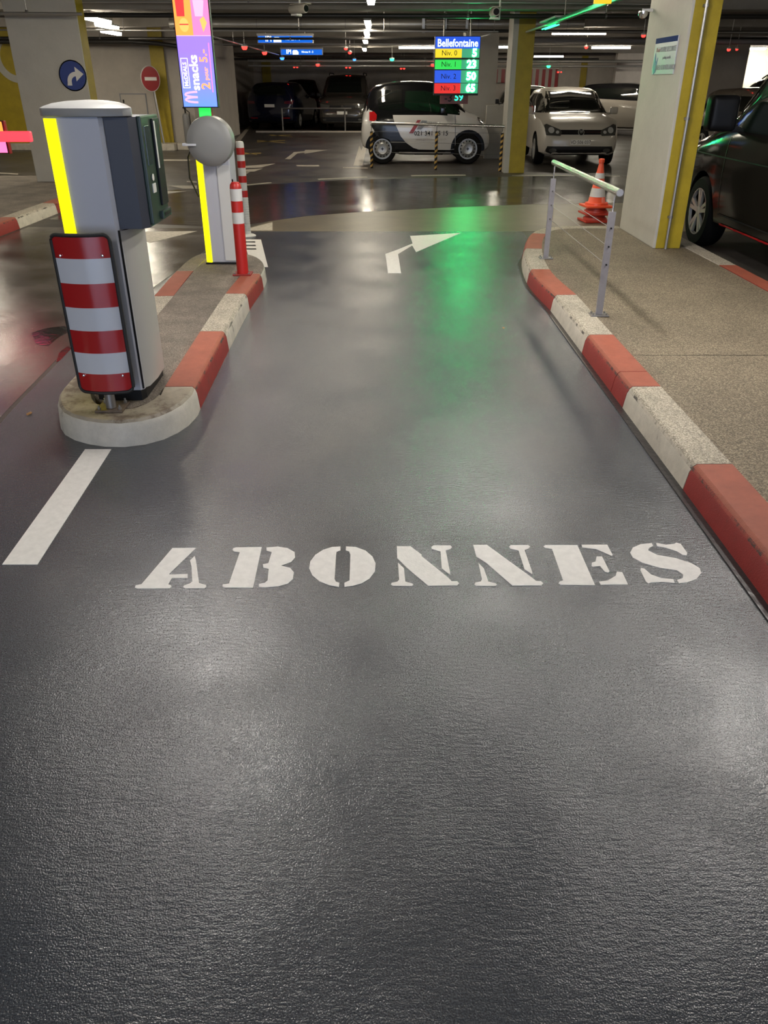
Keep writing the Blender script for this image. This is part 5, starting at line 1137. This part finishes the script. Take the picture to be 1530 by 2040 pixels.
# --- big dark van at the right, pointing away (+y) ---------------------------------
VP = mat('van_dark_paint', (.010,.009,.007), .10, spec=.22)
w = .95
st = [(-2.45,.42,1.0,1.75,w*.90,w*.80),(-2.38,.32,1.05,1.90,w*.96,w*.82),(-2.1,.26,1.08,1.96,w*.99,w*.83),(-.6,.25,1.08,1.97,w,w*.84),(.25,.25,1.08,1.95,w,w*.83),(.70,.25,1.09,1.82,w,w*.82),(1.15,.25,1.10,1.50,w,w*.83),(1.55,.25,1.08,1.22,w*.99,w*.84),(1.85,.25,1.02,1.13,w*.98,w*.83),(2.18,.25,.93,1.04,w*.95,w*.80),(2.36,.26,.78,.88,w*.88,w*.72),(2.43,.28,.60,.66,w*.80,w*.66),(2.46,.34,.50,.54,w*.66,w*.5)]
pat = [('side_window', [(1.10,1.13),(1.18,1.22),(.72,1.62),(.35,1.78),(-.20,1.80),(-.20,1.13)], 'l', mat('van_glass', (.010,.016,.012), .05, coat=.7), 'dark front door window', .006),
       ('side_window', [(-.30,1.13),(-.30,1.80),(-2.2,1.80),(-2.25,1.13)], 'l', M_GLASS, 'dark rear side window', .006),
       ('window_trim', [(1.42,1.12),(1.50,1.15),(.78,1.74),(.40,1.90),(.36,1.87),(.74,1.70)], 'l', VP, 'pillar trim', .012),
       ('windscreen', [(-.76,1.20),(.76,1.20),(.72,1.55),(.66,1.86),(-.66,1.86),(-.72,1.55)], 'f', M_GLASS, 'windscreen', .006),
       ('headlamp', [(2.06,.96),(2.40,.80),(2.42,.70),(2.24,.72),(2.05,.86)], 'l', M_HEAD, 'headlamp wrapping round the corner', .010),
       ('door_gap', [(1.10,1.08),(1.11,1.08),(1.05,.42),(1.04,.42)], 'l', M_BLK, 'door gap', .004), ('door_gap', [(-.25,1.8),(-.24,1.8),(-.24,.40),(-.25,.40)], 'l', M_BLK, 'door gap', .004),
       ('crease_shade', [(2.05,.905),(-2.3,.90),(-2.3,.888),(2.05,.893)], 'l', M_BLK, 'black strip painted as crease shade', .004),  # shade along the crease, painted as a black strip
       ('sill_reflection', [(1.00,.315),(-1.2,.315),(-1.2,.300),(1.00,.300)], 'l', M_TAIL, 'thin red line painted as a sill reflection', .010),  # red reflection along the sill, painted as a thin line
       ('sill', [(1.05,.40),(-1.2,.40),(-1.2,.385),(1.05,.385)], 'l', M_BLK, 'sill gap', .008),
       ('grille', [(-.60,.56),(.60,.56),(.62,.78),(-.62,.78)], 'f', M_BLK, 'grille', .008)]
t, bv = vehicle('passenger_van', 'large black passenger van with multi-spoke wheel at the right edge', (4.245, 7.12, 0), PI/2, st, 1.90, VP, (1.58,-1.42), .345, .22, 'alloy', pat, cat='van', mirrors=(1.02,1.13,M_BLK,1.55))

# ------------------------------------------------------------------ far barriers and posts
t = thing('parking_railing', 'long grey railing on three striped posts in front of the small city car', 'railing', (1.0, 17.2, 0))
xa, za = A(741,245,17.45); xb, zb = A(1008,252,16.7)
bm = B(); tube(bm, [(xa,17.45,za),(xb,16.7,zb)], .026, 10); obj('top_bar', bm, M_STEEL, t, world=True, smooth=True)
M_DY = mat('dull_yellow', (.55,.33,.07), .5)
def stripey(px, pyt, Y, label, par):
    x, zt = A(px, pyt, Y); par_ = obj('post', tube(B(), [(x,Y,0),(x,Y,zt)], .028, 10), M_BLK, par, world=True, smooth=True, label='black and yellow striped post')
    n = 7
    for k in range(n):
        z = zt*(k+.15)/n; b_ = B(); h = zt/n*.45
        ra = []; 
        for q in range(11):
            a = 2*PI*q/10; zz = z + h*.8*math.cos(a)*.6
            ra.append((b_.verts.new((x+.0295*math.cos(a), Y+.0295*math.sin(a), zz+h*.4)), b_.verts.new((x+.0295*math.cos(a), Y+.0295*math.sin(a), zz+h*1.4))))
        for q in range(10): b_.faces.new((ra[q][0], ra[q+1][0], ra[q+1][1], ra[q][1]))
        sub('stripe', b_, M_DY, par_)
stripey(740, 262, 17.45, '', t); stripey(870, 262, 17.05, '', t); stripey(1001, 265, 16.72, '', t)
for px, Y in ((740,17.45),(870,17.05),(1001,16.72)):
    x, z0 = A(px, 262, Y); z1 = za + (zb-za)*(x-xa)/(xb-xa); bm = B(); tube(bm, [(x,Y,z0),(x,Y,z1)], .008, 6); obj('pin', bm, M_STEELD, t, world=True)
for dz in (.72, .52, .32):
    z = dz*.95; bm = B(); tube(bm, [(xa,17.45,z),(A(870,262,17.05)[0],17.05,z),(xb,16.72,z)], .003, 5); obj('wire', bm, M_STEELD, t, world=True)
t = thing('tube_railing', 'low dark tube railing in front of the dark blue car and the grey van', 'railing', (-3, 31.6, 0))
xa, z = A(560,216,31.4); xb, _ = A(700,218,31.2)
bm = B(); tube(bm, [(xa,31.4,z),(xb,31.2,z)], .025, 8); obj('top_bar', bm, M_STEELD, t, world=True)
for px in (562, 687):
    x, _ = A(px, 230, 31.3); bm = B(); tube(bm, [(x,31.3,0),(x,31.3,z)], .03, 8); obj('post', bm, M_STEELD, t, world=True)
xk, yk = -2.9, 31.25
bm = B(); box(bm, -4.6, .6, 30.9, 31.05, 0, .05, .01); one('wheel_stop', bm, M_WALLD, 'low concrete kerb in front of the back row of cars', 'kerb')
# a dead leaf and bits of litter seen on the wet floor and pavement
for k, (px, py, z_) in enumerate(((876,388,.004),(1003,654,.1283),(58,825,.006),(893,408,.004))):
    x, y = G(px, py, z_); s = .018 if z_ < .1 else .012
    bm = B(); vs = [bm.verts.new((x+s*a, y+s*b_*1.3, z_+c)) for a, b_, c in ((0,-1,0.001),(.8,-.2,.004),(.5,.8,.002),(0,1.1,.004),(-.6,.6,.002),(-.7,-.3,.003))]
    bm.faces.new(vs); r = bmesh.ops.extrude_face_region(bm, geom=bm.faces[:]); bmesh.ops.translate(bm, verts=[v for v in r['geom'] if isinstance(v, bmesh.types.BMVert)], vec=(0,0,.0008))
    one('fallen_leaf', bm, mat('dry_leaf', (.22,.11,.03), .6), ('brown leaf on the wet aisle floor, left of the green reflection', 'yellowish leaf lying on the right sidewalk', 'brown leaf on the lane left of the island nose', 'brown leaf on the wet floor inside the green reflection')[k], 'leaf')
